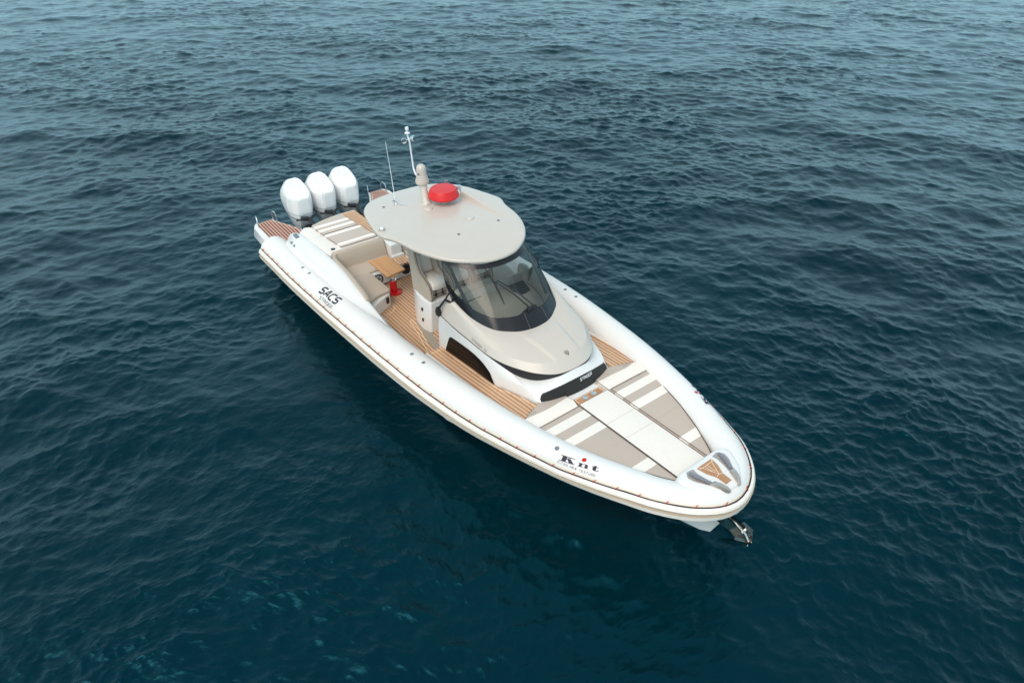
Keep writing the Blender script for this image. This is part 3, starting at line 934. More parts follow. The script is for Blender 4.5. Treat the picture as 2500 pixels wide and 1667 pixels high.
b.box(4.3, 4.38, -.10, .22, 1.0, 1.10)
b.build("locker_box", 'gel', boat, bevel=.02)
b = MB()
b.box(3.95, 6.1, .26, 1.2, 1.0, 1.10)
pb = b.build("port_bench", 'fab', boat, bevel=.03)
b = MB(); b.box(4.0, 6.1, .24, 1.2, zf(5), .995); b.build("bench_base", 'gel', pb, bevel=.02)
b = MB(); b.box(3.95, 4.1, .26, 1.2, 1.1, 1.42); b.build("bench_back", 'fab', pb, bevel=.04)

# ---- table --------------------------------------------------------------
b = MB()
tp = rounded([(4.66, -.84), (4.68, -.35), (5.46, -.335), (5.54, -.83)], .02)
tp = rounded([(4.66, -.835), (4.67, -.37), (5.46, -.34), (5.53, -.815)], .02)
b.prism(tp, 1.31, 1.355)
tb = b.build("cockpit_table", 'teakt', boat, bevel=.006)
b = MB(); b.lathe([(.082, zf(5)), (.082, .99), (.078, 1.0)], (5.15, -.53, 0), (0, 0, 1), 24)
b.lathe([(.165, zf(5.1)), (.165, zf(5.1) + .03), (.15, zf(5.1) + .04), (.085, zf(5.1) + .045)], (5.17, -.52, 0), (0, 0, 1), 28)
b.build("pedestal", 'redp', tb)
b = MB(); b.lathe([(.09, .99), (.09, 1.01), (.066, 1.02), (.066, 1.30), (.0, 1.30)], (5.15, -.53, 0), (0, 0, 1), 24)
b.build("column", 'chrome', tb)
b = MB()
for x in np.arange(4.74, 5.5, .05):
    b.box(x, x + .02, -.80, -.78, 1.27, 1.302); b.box(x, x + .02, -.40, -.38, 1.27, 1.302)
b.box(4.73, 5.48, -.81, -.375, 1.300, 1.309)
b.build("cup_rack", 'black', tb)

# ---- helm module --------------------------------------------------------
b = MB()
half = [(7.025, -.600), (6.995, -.632), (6.78, -.665), (6.50, -.645), (6.2, -.56), (6.02, -.46), (5.95, -.40)]
foot = [(7.12, -.690), (7.09, -.725), (6.90, -.770), (6.60, -.745), (6.35, -.66), (6.12, -.52), (6.0, -.42)]
def ring(h, z): return [(x, y, z) for x, y in h] + [(x, -y, z) for x, y in h[::-1]]
rows = [ring(foot, zf(7)), ring(foot, zf(7) + .03), ring([(lerp(a[0], c[0], .5), lerp(a[1], c[1], .5)) for a, c in zip(foot, half)], 1.0), ring(half, 1.32), ring(inset(half + [(x, -y) for x, y in half[::-1]], .02)[:7], 1.345)]
b.grid(rows, closed=True); b.add(rows[-1], [tuple(range(14))])
hm = b.build("helm_module", 'gel', boat, smooth=28, bevel=.012)
for p in ((6.80, -.708, 1.12), (6.86, -.742, .90)):
    b = MB(); b.box(p[0] - .015, p[0] + .015, p[1] - .02, p[1] + .008, p[2] - .035, p[2] + .035); b.build("latch", 'black', hm)

def seat(y0, first=None):
    """bolster seat facing forward, 0.52 m wide, built about y=0 then moved"""
    b = MB()
    w = .17
    prof = [(6.98, 1.58), (7.00, 1.66), (6.96, 1.745), (6.80, 1.77), (6.5, 1.745), (6.42, 1.70), (6.42, 1.58)]
    ys = [-w, -w + .03, 0, w - .03, w]; sc_ = [.9, 1, 1.02, 1, .9]
    rows = [[(6.7 + (x - 6.7) * s_, y, 1.66 + (z - 1.66) * s_) for x, z in prof] for y, s_ in zip(ys, sc_)]
    b.grid(rows, closed=True); b.add(rows[0], [tuple(range(7))]); b.add(rows[-1], [tuple(range(7))])
    root = b.build("helm_seat", 'fabl', None, smooth=60)
    # back shell / bolsters wrapping the seat
    b = MB()
    side = [(6.30, 1.35), (6.99, 1.345), (7.02, 1.42), (6.99, 1.58), (6.91, 1.71), (6.75, 1.79), (6.59, 1.87), (6.49, 2.05), (6.45, 2.30), (6.38, 2.50), (6.26, 2.55), (6.18, 2.3)]
    for s_ in (-1, 1):
        yo, yi = .27 * s_, .175 * s_
        ym = (yo + yi) / 2
        c = (6.55, 1.8)
        r0 = [(x, yo, z) for x, z in [(c[0] + (x - c[0]) * .96, c[1] + (z - c[1]) * .97) for x, z in side]]
        r1 = [(x, yo - .02 * s_, z) for x, z in side]
        r2 = [(x, yi + .02 * s_, z) for x, z in side]
        r3 = [(x, yi, z) for x, z in [(c[0] + (x - c[0]) * .94, c[1] + (z - c[1]) * .97) for x, z in side]]
        b.grid([r0, r1, r2, r3], closed=True); b.add(r0, [tuple(range(12))]); b.add(r3, [tuple(range(12))])
    b.build("side_bolster", 'fab', root, smooth=50)
    b = MB()
    for s_ in (-1, 1):
        b.tube([(x + .004, .225 * s_, z + .003) for x, z in side[1:11]], .006, 5)
    b.build("piping", 'pipe', root)
    b = MB()
    bp = [(6.42, 1.70), (6.36, 1.95), (6.32, 2.2), (6.26, 2.5), (6.16, 2.62), (6.08, 2.5), (6.2, 2.0), (6.25, 1.6)]
    ys = [-.18, 0, .18]
    rows = [[(x, y, z) for x, z in bp] for y in ys]
    b.grid(rows, closed=True); b.add(rows[0], [tuple(range(8))]); b.add(rows[-1], [tuple(range(8))])
    b.build("backrest", 'fabl', root, smooth=60, bevel=.02)
    b = MB()
    pp = rounded([(-.13, 2.14), (-.12, 2.56), (.12, 2.56), (.13, 2.14)], .05)
    dx = lambda z: 6.40 - (z - 2.2) * .17
    rows = [[(dx(z) - .05, y, z) for y, z in pp], [(dx(z) - .01, y, z) for y, z in pp], [(dx(z), y * .9, 2.36 + (z - 2.36) * .93) for y, z in pp]]
    b.grid(rows, closed=True); b.add(rows[-1], [tuple(range(len(pp)))])
    b.build("headrest", 'fabd', root, smooth=50)
    b = MB(); b.box(6.45, 6.93, -.172, .172, 1.345, 1.58)
    b.build("seat_riser", 'fab', root)
    b = MB()
    b.box(6.932, 6.942, -.16, .16, 1.44, 1.448); b.box(6.932, 6.942, -.16, .16, 1.375, 1.382)
    for y in (-.09, .07):
        b.box(6.935, 6.955, y - .006, y + .006, 1.44, 1.56); b.box(6.935, 6.97, y - .018, y + .018, 1.42, 1.46)
    b.build("clip", 'black', root)
    return root
hs = seat(0)
def copy_tree(o, parent):
    c = o.copy(); COL.objects.link(c); c.parent = parent
    for ch in o.children: copy_tree(ch, c)
    return c
seats = [hs, copy_tree(hs, None), copy_tree(hs, None)]
for s_, y in zip(seats, (-.34, .20, .74)):
    s_.parent = boat; s_.location = (-7, y, 0)
# moulded shell behind the seats carrying the hardtop
b = MB()
sh = [(6.13, -.535), (6.08, -.50), (6.03, -.46), (5.98, -.42), (5.95, -.30), (5.94, 0)]
sh = sh + [(x, -y) for x, y in sh[-2::-1]]
inn = inset(sh + [(6.9, .7), (6.9, -.7)], .035)[:len(sh)]
rows = []
for z, dx_ in ((1.33, 0), (1.6, .0), (2.1, .0), (2.6, .0), (2.93, -.03)):
    rows.append([(x + dx_, y, z) for x, y in sh] + [(x + dx_, y, z) for x, y in inn[::-1]])
b.grid(rows, closed=True)
b.build("hardtop_support", 'beige', boat, smooth=40)

# ---- console / coachroof ------------------------------------------------
def mirror(h): return [(x, -y, z) for x, y, z in h[::-1]] + [(x, y, z) for x, y, z in h[1:]]
E_ = [(10.80, 0, 1.745), (10.75, .35, 1.75), (10.55, .63, 1.77), (10.27, .83, 1.79), (9.95, .965, 1.80), (9.6, 1.03, 1.81), (9.1, 1.07, 1.85), (8.7, 1.10, 1.89), (8.30, 1.12, 1.93)]
M1 = [(10.63, 0, 1.90), (10.58, .33, 1.90), (10.42, .60, 1.895), (10.15, .79, 1.905), (9.86, .905, 1.925), (9.52, .985, 1.96), (9.02, 1.03, 2.03), (8.6, 1.05, 2.12), (8.33, 1.08, 2.18)]
M2 = [(10.2, 0, 1.985), (10.16, .33, 1.98), (10.0, .57, 1.985), (9.80, .73, 2.0), (9.55, .86, 2.03), (9.25, .94, 2.09), (8.9, .985, 2.17), (8.6, 1.01, 2.26), (8.37, 1.03, 2.32)]
B_ = [(9.77, 0, 2.035), (9.71, .32, 2.035), (9.57, .55, 2.05), (9.43, .71, 2.075), (9.2, .83, 2.12), (8.95, .905, 2.18), (8.75, .935, 2.24), (8.6, .95, 2.29), (8.44, .955, 2.33)]
T_ = [(8.72, 0, 2.93), (8.71, .15, 2.93), (8.68, .3, 2.93), (8.62, .45, 2.93), (8.54, .58, 2.93), (8.44, .68, 2.93), (8.32, .76, 2.93), (8.2, .83, 2.93), (8.08, .88, 2.93)]
NS = 10
def full(h): return [tuple(p) for p in spline(mirror(h), NS)]
rE, rM1, rM2, rB, rT = map(full, (E_, M1, M2, B_, T_))
rows = []
for e, a, c, d in zip(rE, rM1, rM2, rB):
    lip = (e[0] - .018, e[1] * .985, e[2] - .010)
    col = [np.array(e), (np.array(e) + np.array(a)) / 2 + np.array((.006, 0, .0))] + spline([a, c, d], 6)
    rows.append([lip] + [tuple(p) for p in col] + [(d[0] - .03, d[1] * .97, d[2] - .03)])
# raised spine on the nose
def spine(p):
    x, y, z = p
    if x < 9.7: return p
    w = lerp(.34, .22, min(1, max(0, (x - 9.8) / .9)))
    t = min(1, max(0, (w + .07 - abs(y)) / .07)); t = t * t * (3 - 2 * t)
    f = min(1, max(0, (x - 9.75) / .25)) * min(1, max(0, (10.72 - x) / .2))
    return (x, y, z + .034 * t * f)
rows = [[spine(p) for p in r] for r in rows]
b = MB(); b.grid(rows)
cr = b.build("coachroof", 'beige', boat, smooth=17)
# aft end faces of the coachroof / bulkhead
b = MB()
for sg in (-1, 1):
    pts = [(8.30, 1.12, 1.93), (8.33, 1.08, 2.18), (8.37, 1.03, 2.32), (8.44, .955, 2.33), (8.40, .88, 2.28), (8.2, .86, 1.93), (8.2, 1.05, 1.9)]
    b.add([(x, y * sg, z) for x, y, z in pts], [tuple(range(7))])
b.build("coachroof_end", 'beige', cr)
# white cabin sides
W0 = [(11.02, 0), (10.99, .36), (10.88, .66), (10.80, .80), (10.40, .90), (10.08, .98), (9.88, 1.035), (9.0, 1.035), (8.05, 1.06)]
W1_ = [(10.90, 0, 1.585), (10.88, .36, 1.58), (10.80, .66, 1.56), (10.62, .82, 1.55), (10.30, .92, 1.55), (9.95, 1.02, 1.56), (9.5, 1.07, 1.58), (8.9, 1.09, 1.6), (8.16, 1.11, 1.62)]
W2_ = [(10.79, 0, 1.72), (10.74, .345, 1.672), (10.54, .625, 1.600), (10.27, .825, 1.620), (9.96, .962, 1.725), (9.6, 1.045, 1.80), (9.1, 1.085, 1.84), (8.7, 1.115, 1.88), (8.27, 1.135, 1.945)]
def ringfull(h): return full(h)
w0a = ringfull([(x, y, zd(x) - .02) for x, y in W0]); w1 = ringfull(W1_); w2 = ringfull(W2_)
b = MB(); rows = []
for a, c, d in zip(w0a, w1, w2):
    k = ((c[0] - a[0]) * .9 + a[0], lerp(a[1], c[1], .9), lerp(a[2], c[2], .9))
    rows.append([a, k, (lerp(c[0], d[0], .12), lerp(c[1], d[1], .12), lerp(c[2], d[2], .15)), d, (d[0] - .04, d[1] * .97, d[2] - .01)])
b.grid(rows)
for sg in (-1, 1):
    b.add([(8.05, 1.06 * sg, zd(8) - .02), (8.16, 1.11 * sg, 1.62), (8.27, 1.135 * sg, 1.945), (8.20, 1.08 * sg, 1.94), (7.98, 1.0 * sg, zf(8)), (7.98, 1.06 * sg, zf(8))], [(0, 1, 2, 3, 4, 5)])
cabin = b.build("cabin_side", 'gel', boat, smooth=40)
b = MB()      # bulkhead at the rear of the console, facing the helm
b.add([(8.1, -1.05, zf(8)), (8.1, 1.05, zf(8)), (8.25, 1.08, 1.93), (8.3, .95, 2.2), (8.3, -.95, 2.2), (8.25, -1.08, 1.93)], [(0, 1, 2, 3, 4, 5)])
b.build("console_bulkhead", 'gel', cabin)
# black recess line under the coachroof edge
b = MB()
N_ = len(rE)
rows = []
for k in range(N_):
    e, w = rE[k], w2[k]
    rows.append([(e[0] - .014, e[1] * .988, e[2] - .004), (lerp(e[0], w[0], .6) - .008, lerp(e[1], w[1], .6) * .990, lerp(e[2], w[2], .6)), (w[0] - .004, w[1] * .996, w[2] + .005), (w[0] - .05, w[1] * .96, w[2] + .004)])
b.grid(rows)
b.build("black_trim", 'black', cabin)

def surf_patch(name, bot, top, mats, parent, outline, off=.006, n=24, m=10, ext=None):
    pass
# side windows: drawn on the cabin side surface
def cab_pt(u, v, sg, off):
    """u: x along the side, v 0..1 from deck to W1/W2 edge"""
    lo = (interp(u, [8.05, 9.0, 9.88, 10.08, 10.4], [1.06, 1.035, 1.035, .98, .90]), zd(u) - .02)
    hi = (interp(u, [8.2, 8.9, 9.5, 9.95, 10.3], [1.11, 1.09, 1.07, 1.02, .92]), interp(u, [8.2, 8.9, 9.5, 9.95, 10.3], [1.62, 1.6, 1.58, 1.56, 1.55]))
    return (u, (lerp(lo[0], hi[0], v) + off) * sg, lerp(lo[1], hi[1], v))
# front grille (black, fine slats)
b = MB()
def front_at(y, z):
    """x on the front face for given y,z"""
    zb, zt_ = 1.37, 1.585
    xb = interp(abs(y), [0, .36, .66, .80], [11.02, 10.99, 10.88, 10.80]); xt = interp(abs(y), [0, .36, .66, .82], [10.90, 10.88, 10.80, 10.66])
    return lerp(xb, xt, (z - zb) / (zt_ - zb))
rows = []
for y in np.linspace(-.735, .735, 41):
    t = abs(y) / .735
    zt_ = 1.572 - .06 * t ** 3 - .10 * max(0, t - .93) / .07
    zb_ = 1.405
    rows.append([(front_at(y, z) + .010 - (0.012 if t > .999 else 0), y, z) for z in np.linspace(zb_, zt_, 6)])
from mathutils.bvhtree import BVHTree
_cm = cabin.data
cbvh = BVHTree.FromPolygons([v.co[:] for v in _cm.vertices], [p.vertices[:] for p in _cm.polygons])
def face_x(y, z):
    h = cbvh.ray_cast(Vector((12.5, y, z)), Vector((-1, 0, 0)))
    return h[0].x if h[0] else 10.9
rows = []
for y in np.linspace(-.755, .755, 49):
    t = abs(y) / .755
    zt_ = 1.605 - .085 * t ** 2.2 - .08 * max(0, t - .94) / .06
    rows.append([(face_x(float(y), float(z)) + .007, float(y), float(z)) for z in np.linspace(1.395, zt_, 7)])
b = MB()
b.grid(rows)
gr = b.build("front_grille", 'grille', cabin)

for sg in (-1, 1):
    b = MB()
    top = [(8.29, 1.13), (8.40, 1.34), (8.49, 1.50), (8.55, 1.575), (8.63, 1.605), (8.90, 1.635), (9.25, 1.65), (9.48, 1.62), (9.62, 1.57), (9.75, 1.49), (9.82, 1.38), (9.88, 1.285)]
    rows = []
    for q in spline(top, 4):
        x, z = float(q[0]), float(q[1])
        zl = zd(x) + .018
        z = max(z, zl + .002)
        r = []
        for k in range(9):
            zz = lerp(zl, z, k / 8)
            h = cbvh.ray_cast(Vector((x, 3 * sg, zz)), Vector((0, -sg, 0)))
            yy = abs(h[0].y) if h[0] else 1.05
            r.append((x, (yy + .006) * sg, zz))
        rows.append(r)
    b.grid(rows)
    b.build("cabin_window", 'tint', cabin)
# windshield ---------------------------------------------------------------
b = MB(); fr = MB(); rows = []; fro = []
K = 12
for k, (p, q) in enumerate(zip(rB, rT)):
    r = []
    for j in range(K + 1):
        t = j / K
        bul = .05 * math.sin(math.pi * t)
        nx, ny = (1, 0) if abs(p[1]) < .01 else (p[0] - 8.2, p[1])
        L = math.hypot(nx, ny)
        r.append((lerp(p[0], q[0], t) + bul * nx / L, lerp(p[1], q[1], t) + bul * ny / L, lerp(p[2], q[2], t)))
    rows.append(r)
b.grid(rows)
ws = b.build("windshield", 'glass', boat, smooth=70)
# black band printed round the screen edge
def wsp(k, t, off=.004):
    k = max(0, min(len(rows) - 1, k)); a = rows[int(k)]; c = rows[min(len(rows) - 1, int(k) + 1)]
    f = k - int(k); j = t * K; j0 = int(min(K - 1, j)); g = j - j0
    A = Vector(a[j0]).lerp(Vector(a[j0 + 1]), g); C = Vector(c[j0]).lerp(Vector(c[j0 + 1]), g)
    P = A.lerp(C, f)
    nn = Vector((P.x - 8.2, P.y, .6)).normalized()
    return P + nn * off
nk = len(rows) - 1
b = MB()
rr = []
for k in np.linspace(0, nk, 97):
    u = abs(k - nk / 2) / (nk / 2)
    tt = float(np.interp(u, [0, .04, .09, .3, .5, .62, .75, .88, 1], [.29, .285, .235, .205, .215, .235, .29, .40, .55]))
    rr.append([wsp(k, tt * j / 6) for j in range(7)])
b.grid(rr)
b.grid([[wsp(k, t) for t in (.93, .965, 1.0)] for k in np.linspace(0, nk, 60)])
b.grid([[wsp(k, t) for t in np.linspace(0, 1, 9)] for k in (0, .9)]); b.grid([[wsp(k, t) for t in np.linspace(0, 1, 9)] for k in (nk, nk - .9)])
b.build("edge_band", 'frit', ws, smooth=70)
# centre screen panel joints
b = MB()
for kk in (nk / 2 - 4.5, nk / 2 + 9.0):
    b.tube([wsp(kk, t, .007) for t in (.005, .08, .16, .24)], .0028, 5)
b.build("panel_joint", 'greyp', ws)
b = MB()
b.grid([[wsp(k, t, .009) for t in (-.0, .02)] for k in np.linspace(nk / 2 - 4.5, nk / 2 + 9.0, 16)])
b.build("cover_edge", 'frit', ws)
# wipers
def wiper(pts_arm, blade, w=.012):
    b = MB()
    b.tube(pts_arm, w, 6)
    o = b.build("wiper", 'black', ws)
    b = MB(); b.tube(blade, [.008, .018, .022, .018, .008] if len(blade) == 5 else .016, 6); b.build("wiper_blade", 'rubber', o)
    return o
def px(x, y):   # point on the outer surface of the screen nearest the given plan position
    best = None
    for k in np.linspace(0, nk, 60):
        for t in np.linspace(0, 1, 25):
            P = wsp(k, t, 0)
            d = (P.x - x) ** 2 + (P.y - y) ** 2
            if best is None or d < best[0]: best = (d, k, t)
    return best[1], best[2]
kA = nk / 2
nw = Vector((.62, -.12, .62)).normalized()
A_w = lambda x, y, z, o_: Vector((x, y, z)) + nw * o_
wiper([A_w(9.51, .0, 2.28, .06), A_w(9.25, -.17, 2.50, .08), A_w(8.985, -.36, 2.685, .06)],
      [A_w(8.69, -.392, 2.90, .02), A_w(8.84, -.385, 2.79, .035), A_w(8.974, -.376, 2.679, .045), A_w(9.14, -.38, 2.545, .035), A_w(9.294, -.385, 2.406, .015)], .015)
b = MB(); b.tube([A_w(9.50, .10, 2.29, .05), A_w(9.25, -.09, 2.51, .07), A_w(8.99, -.30, 2.70, .05), A_w(8.985, -.36, 2.685, .05)], .013, 6)
b.build("wiper_link", 'black', ws)
b = MB(); b.lathe([(.05, 0), (.05, .04), (.03, .07), (.0, .07)], (9.51, .0, 2.265), nw, 14); b.lathe([(.045, 0), (.045, .04), (.0, .06)], (9.50, .10, 2.27), nw, 14)
b.tube([A_w(9.53, -.06, 2.25, .02), A_w(9.50, .16, 2.27, .02)], .035, 8)
b.build("wiper_motor", 'black', ws)
# inner A pillars
for sg in (-1, 1):
    b = MB()
    b.tube([(9.05, .80 * sg, 2.08), (8.75, .83 * sg, 2.35), (8.40, .82 * sg, 2.66), (8.12, .80 * sg, 2.92)], [.045, .032, .028, .03], 8)
    b.tube([(8.70, .83 * sg, 2.36), (8.42, .98 * sg, 2.30)], .018, 6)
    b.build("pillar", 'black', ws)
# dash inside the screen
b = MB()
rd = [((p[0] - 8.0) * .93 + 8.0 - .02, p[1] * .93) for p in rB]
top = [(x, y, 1.97 + (.25 * max(0, 9.0 - x) * .12)) for x, y in rd]
cen = [(lerp(x, 8.25, .5) if x > 8.3 else x, y * .8, 1.97) for x, y, z in top]
aft = [(8.15, y * .8, 1.97) for x, y, z in top]
b.grid([[(p[0], p[1], p[2] - .03) for p in rB], top, cen, aft])
dash = b.build("dashboard", 'dash', boat, smooth=40)
b = MB(); b.tube([((x - 8.2) * .90 + 8.2, y * .92, 1.985) for x, y, z in top], .006, 5); b.build("dash_seam", 'pipe', dash)
b = MB()
bw = rounded([(7.95, -.62), (8.14, -.62), (8.16, .30), (7.97, .30)], .08)
b.prism(bw, 1.9, lambda x, y: 2.13)
b.build("instrument_hood", 'dash', dash, bevel=.03)
b = MB(); b.box(7.93, 8.10, -.60, .28, 1.5, 2.10); b.build("instrument_panel", 'dark', dash)
b = MB(); b.prism(rounded([(8.17, -.55), (8.28, -.55), (8.26, -.12), (8.17, -.12)], .02), 1.96, 1.99); b.build("dash_screen", 'dark', dash)
b = MB(); b.prism(rounded([(8.22, .44), (8.14, .86), (8.66, .72), (8.70, .50), (8.5, .42)], .06), 1.965, 1.978); b.build("companion_opening_shade", 'dark', dash)  # flat dark plate standing in for the shade inside the companionway opening
b = MB()
rows = []
for k, s_ in ((0, 1), (.6, .96), (.9, .8), (1, .4)):
    rows.append([(8.20 + .17 * s_ * math.cos(q), .90 + .10 * s_ * math.sin(q), 1.97 + .30 * k) for q in [2 * math.pi * j / 20 for j in range(20)]])
b.grid(rows, closed=True); b.add(rows[-1], [tuple(range(20))]); b.build("grab_bolster", 'dash', dash, smooth=60)
# steering wheel
b = MB()
c = Vector((7.80, -.34, 1.90)); ax = Vector((-.75, 0, .66)).normalized(); a1 = Vector((0, 1, 0)); a2 = ax.cross(a1)
b.tube([c + .17 * (math.cos(q) * a1 + math.sin(q) * a2) for q in np.linspace(0, 2 * math.pi, 33)], .014, 7, cap=False)
for q in (.5, 2.6, 4.7): b.tube([c, c + .17 * (math.cos(q) * a1 + math.sin(q) * a2)], .010, 6)
b.tube([c, c - ax * .15], .03, 8)
b.build("steering_wheel", 'mast', boat)
# grab handle outside the starboard screen edge (and port)
for sg in (-1, 1):
    b = MB()
    b.tube([(8.52, 1.0 * sg, 2.55), (8.44, 1.06 * sg, 2.36), (8.36, 1.13 * sg, 2.20), (8.31, 1.17 * sg, 2.08)], [.012, .018, .022, .02], 8)
    rows = [[(8.30 + dx_, (1.165 + dy_) * sg, z) for dx_, dy_ in ((-.03 * w, .045 * w), (.03 * w, .045 * w), (.03 * w, -.045 * w), (-.03 * w, -.045 * w))] for z, w in ((2.15, .3), (2.12, .8), (2.04, 1.1), (1.97, .9), (1.93, .3))]
    b.grid(rows, closed=True)
    b.tube([(8.42, 1.07 * sg, 2.32), (8.50, 1.0 * sg, 2.28), (8.52, .97 * sg, 2.32)], .025, 8)
    b.build("side_handle", 'black', boat)

# ---- hardtop -------------------------------------------------------------
RT = [(8.76, 0), (8.73, .22), (8.63, .45), (8.45, .70), (8.19, .93), (7.80, 1.12), (7.32, 1.22), (6.95, 1.27), (6.75, 1.34), (6.55, 1.385), (6.35, 1.38), (6.0, 1.30), (5.65, 1.17), (5.38, .96), (5.20, .70), (5.10, .40), (5.07, 0)]
RT = [(8.76, 0), (8.72, .28), (8.62, .49), (8.44, .735), (8.19, .945), (7.94, 1.08), (7.69, 1.17), (7.44, 1.225), (7.19, 1.265), (7.0, 1.315), (6.86, 1.375), (6.69, 1.41),
      (6.44, 1.38), (6.19, 1.33), (5.94, 1.275), (5.69, 1.205), (5.44, 1.11), (5.19, .94), (5.02, .72), (4.93, .4), (4.90, 0)]
h2 = [(x, y) for x, y in RT]
loop = [tuple(p) for p in spline([(x, -y) for x, y in h2[::-1]] + [(x, y) for x, y in h2[1:]], 5)][:-1]
def crown(x, y): return interp(x, [4.9, 5.4, 5.8, 6.4, 6.9, 7.4, 7.9, 8.4, 8.8], [2.925, 2.97, 3.0, 3.022, 3.05, 3.06, 3.05, 3.02, 2.99]) + .02 * (1 - min(1, (abs(y) / 1.35) ** 2))
b = MB()
cx, cy0 = 7.0, 0
def ringz(s_, dz, base=None): return [(cx + (x - cx) * s_, y * s_, (crown(cx + (x - cx) * s_, y * s_) + dz)) for x, y in loop]
rings = [ringz(.90, -.085), ringz(.985, -.078), ringz(.997, -.06), ringz(1.0, -.042), ringz(.998, -.025), ringz(.993, -.012), ringz(.985, -.004)] + [ringz(q, 0) for q in (.97, .9, .8, .7, .6, .5, .4, .3, .2, .1)]
b.grid(rings, closed=True)
b.add(rings[-1], [tuple(range(len(loop)))])
b.add(rings[0], [tuple(range(len(loop)))])
ht = b.build("hardtop", 'beige', boat, smooth=60)
# dark liner below
b = MB(); q = inset(loop, .14); b.prism(q, lambda x, y: crown(x, y) - .115, lambda x, y: crown(x, y) - .10); b.build("headliner", 'fabd', ht)
# black strip where the screen meets the roof
# details on the roof
def zr(x, y): return crown(x, y)
for x, y in ((6.30, -.08), (7.23, .31)):
    b = MB(); b.lathe([(.085, -.01), (.085, .012), (.075, .024), (.04, .032), (.0, .034)], (x, y, zr(x, y)), (0, 0, 1), 24); b.build("antenna_puck", 'beige', ht)
for x, y in ((7.67, -.24), (7.64, .70), (5.60, -.73)):
    b = MB(); b.lathe([(.03, -.01), (.03, .006), (.018, .008), (.0, .004)], (x, y, zr(x, y)), (0, 0, 1), 14); o = b.build("eye_fitting", 'grey', ht)
    b = MB(); b.lathe([(.013, 0), (.013, .012), (.0, .013)], (x, y, zr(x, y)), (0, 0, 1), 10); b.build("eye_hole", 'black', o)
b = MB(); b.lathe([(.06, -.02), (.06, .02), (.045, .04), (.0, .045)], (6.57, -1.27, zr(6.57, -1.27)), (.2, -.3, 1), 18)
o = b.build("deck_light", 'tgrey', ht)
b = MB(); b.lathe([(.035, 0), (.035, .05), (.0, .052)], (6.57, -1.27, zr(6.57, -1.27)), (.2, -.3, 1), 16); b.build("light_lens", 'whitep', o)
# spoiler moulding on the port side with floodlight
b = MB()
rows = []
for x, w, h in ((6.12, .09, .0), (6.15, .09, .10), (6.30, .08, .10), (6.6, .07, .07), (7.0, .06, .045), (7.4, .05, .02), (7.65, .02, .0)):
    y0 = lerp(.86, .92, (x - 6.1) / 1.5)
    rows.append([(x, y0 - w, zr(x, y0) - .02), (x, y0 - w * .7, zr(x, y0) + h), (x, y0 + w * .7, zr(x, y0) + h), (x, y0 + w, zr(x, y0) - .02)])
b.grid(rows); b.add(rows[0], [(0, 1, 2, 3)])
b.build("roof_moulding", 'beige', ht, smooth=40)
b = MB(); b.lathe([(.025, -.09), (.045, -.05), (.06, 0.0), (.055, .008), (.0, .01)], (6.10, .80, 3.20), (.8, -.45, .2), 20)
b.tube([(6.06, .82, 3.2), (6.08, .85, 3.08)], .015, 6)
fl = b.build("searchlight", 'chrome', ht)
b = MB(); b.lathe([(.042, .010), (.036, .018), (.0, .022)], (6.10, .80, 3.20), (.8, -.45, .2), 18); b.build("light_lens", 'tgrey', fl)
b = MB(); b.lathe([(.03, -.06), (.045, .0), (.045, .03), (.0, .05)], (5.72, .72, 3.22), (0, 0, 1), 14); b.tube([(5.72, .72, 3.22), (6.02, .78, 3.20)], .006, 5); b.tube([(5.72, .72, 3.0), (5.72, .72, 3.2)], .012, 6)
b.build("horn", 'grey', ht)
# mast base, camera dome, light pole
b = MB()
b.tube([(6.02, .045, 2.99), (5.97, .055, 3.10), (5.90, .075, 3.25), (5.84, .09, 3.385)], [.12, .085, .075, .085], 18)
mb = b.build("mast_foot", 'beige', ht)
b = MB(); b.lathe([(.09, 0), (.135, .02), (.140, .045), (.138, .085), (.126, .09), (.126, .125), (.115, .130), (.112, .18), (.106, .185), (.103, .30), (.096, .345), (.078, .385), (.045, .41), (.0, .418)], (5.83, .09, 3.37), (-.05, .02, 1), 32)
dome = b.build("camera_dome", 'beige', mb)
b = MB(); b.lathe([(.022, 0), (.022, .006), (.0, .006)], (5.87, -.01, 3.62), (.5, -.85, 0), 12); b.build("lens", 'grey', dome)
pole = [(5.66, .12, 3.43), (5.52, .13, 3.46), (5.42, .14, 3.55), (5.38, .15, 3.68), (5.36, .15, 3.85), (5.33, .15, 4.10), (5.28, .15, 4.19), (5.27, .15, 4.26)]
b = MB(); b.tube([tuple(p) for p in spline(pole, 4)], .018, 8); pl = b.build("light_pole", 'mast', mb)
b = MB(); b.lathe([(.02, 0), (.055, .01), (.055, .03), (.025, .045), (.025, .08), (.038, .09), (.038, .13), (.028, .145), (.0, .15)], (5.27, .15, 4.24), (0, 0, 1), 16); b.build("navigation_light", 'mast', pl)
for sy in (-.11, .10):
    b = MB(); b.lathe([(.035, -.05), (.055, -.02), (.06, .015), (.05, .03), (.0, .035)], (5.31, .15 + sy, 4.14), (.6, sy * 3, 0), 18); b.tube([(5.31, .15, 4.14), (5.31, .15 + sy, 4.14)], .012, 6)
    b.build("mast_lamp", 'chrome', pl)
# radar with red cover
b = MB()
rc = (6.19, .36)
b.lathe([(.10, 3.03), (.10, 3.12), (.235, 3.14), (.0, 3.142)], (rc[0], rc[1], 0), (0, 0, 1), 24)
rb = b.build("radar_base", 'beige', ht)
b = MB(); b.lathe([(.24, 3.135), (.30, 3.150), (.322, 3.172), (.322, 3.185), (.272, 3.318), (.262, 3.330), (.12, 3.334), (.0, 3.335)], (rc[0], rc[1], 0), (0, 0, 1), 48)
b.build("radar_cover", 'redc', rb, smooth=20)
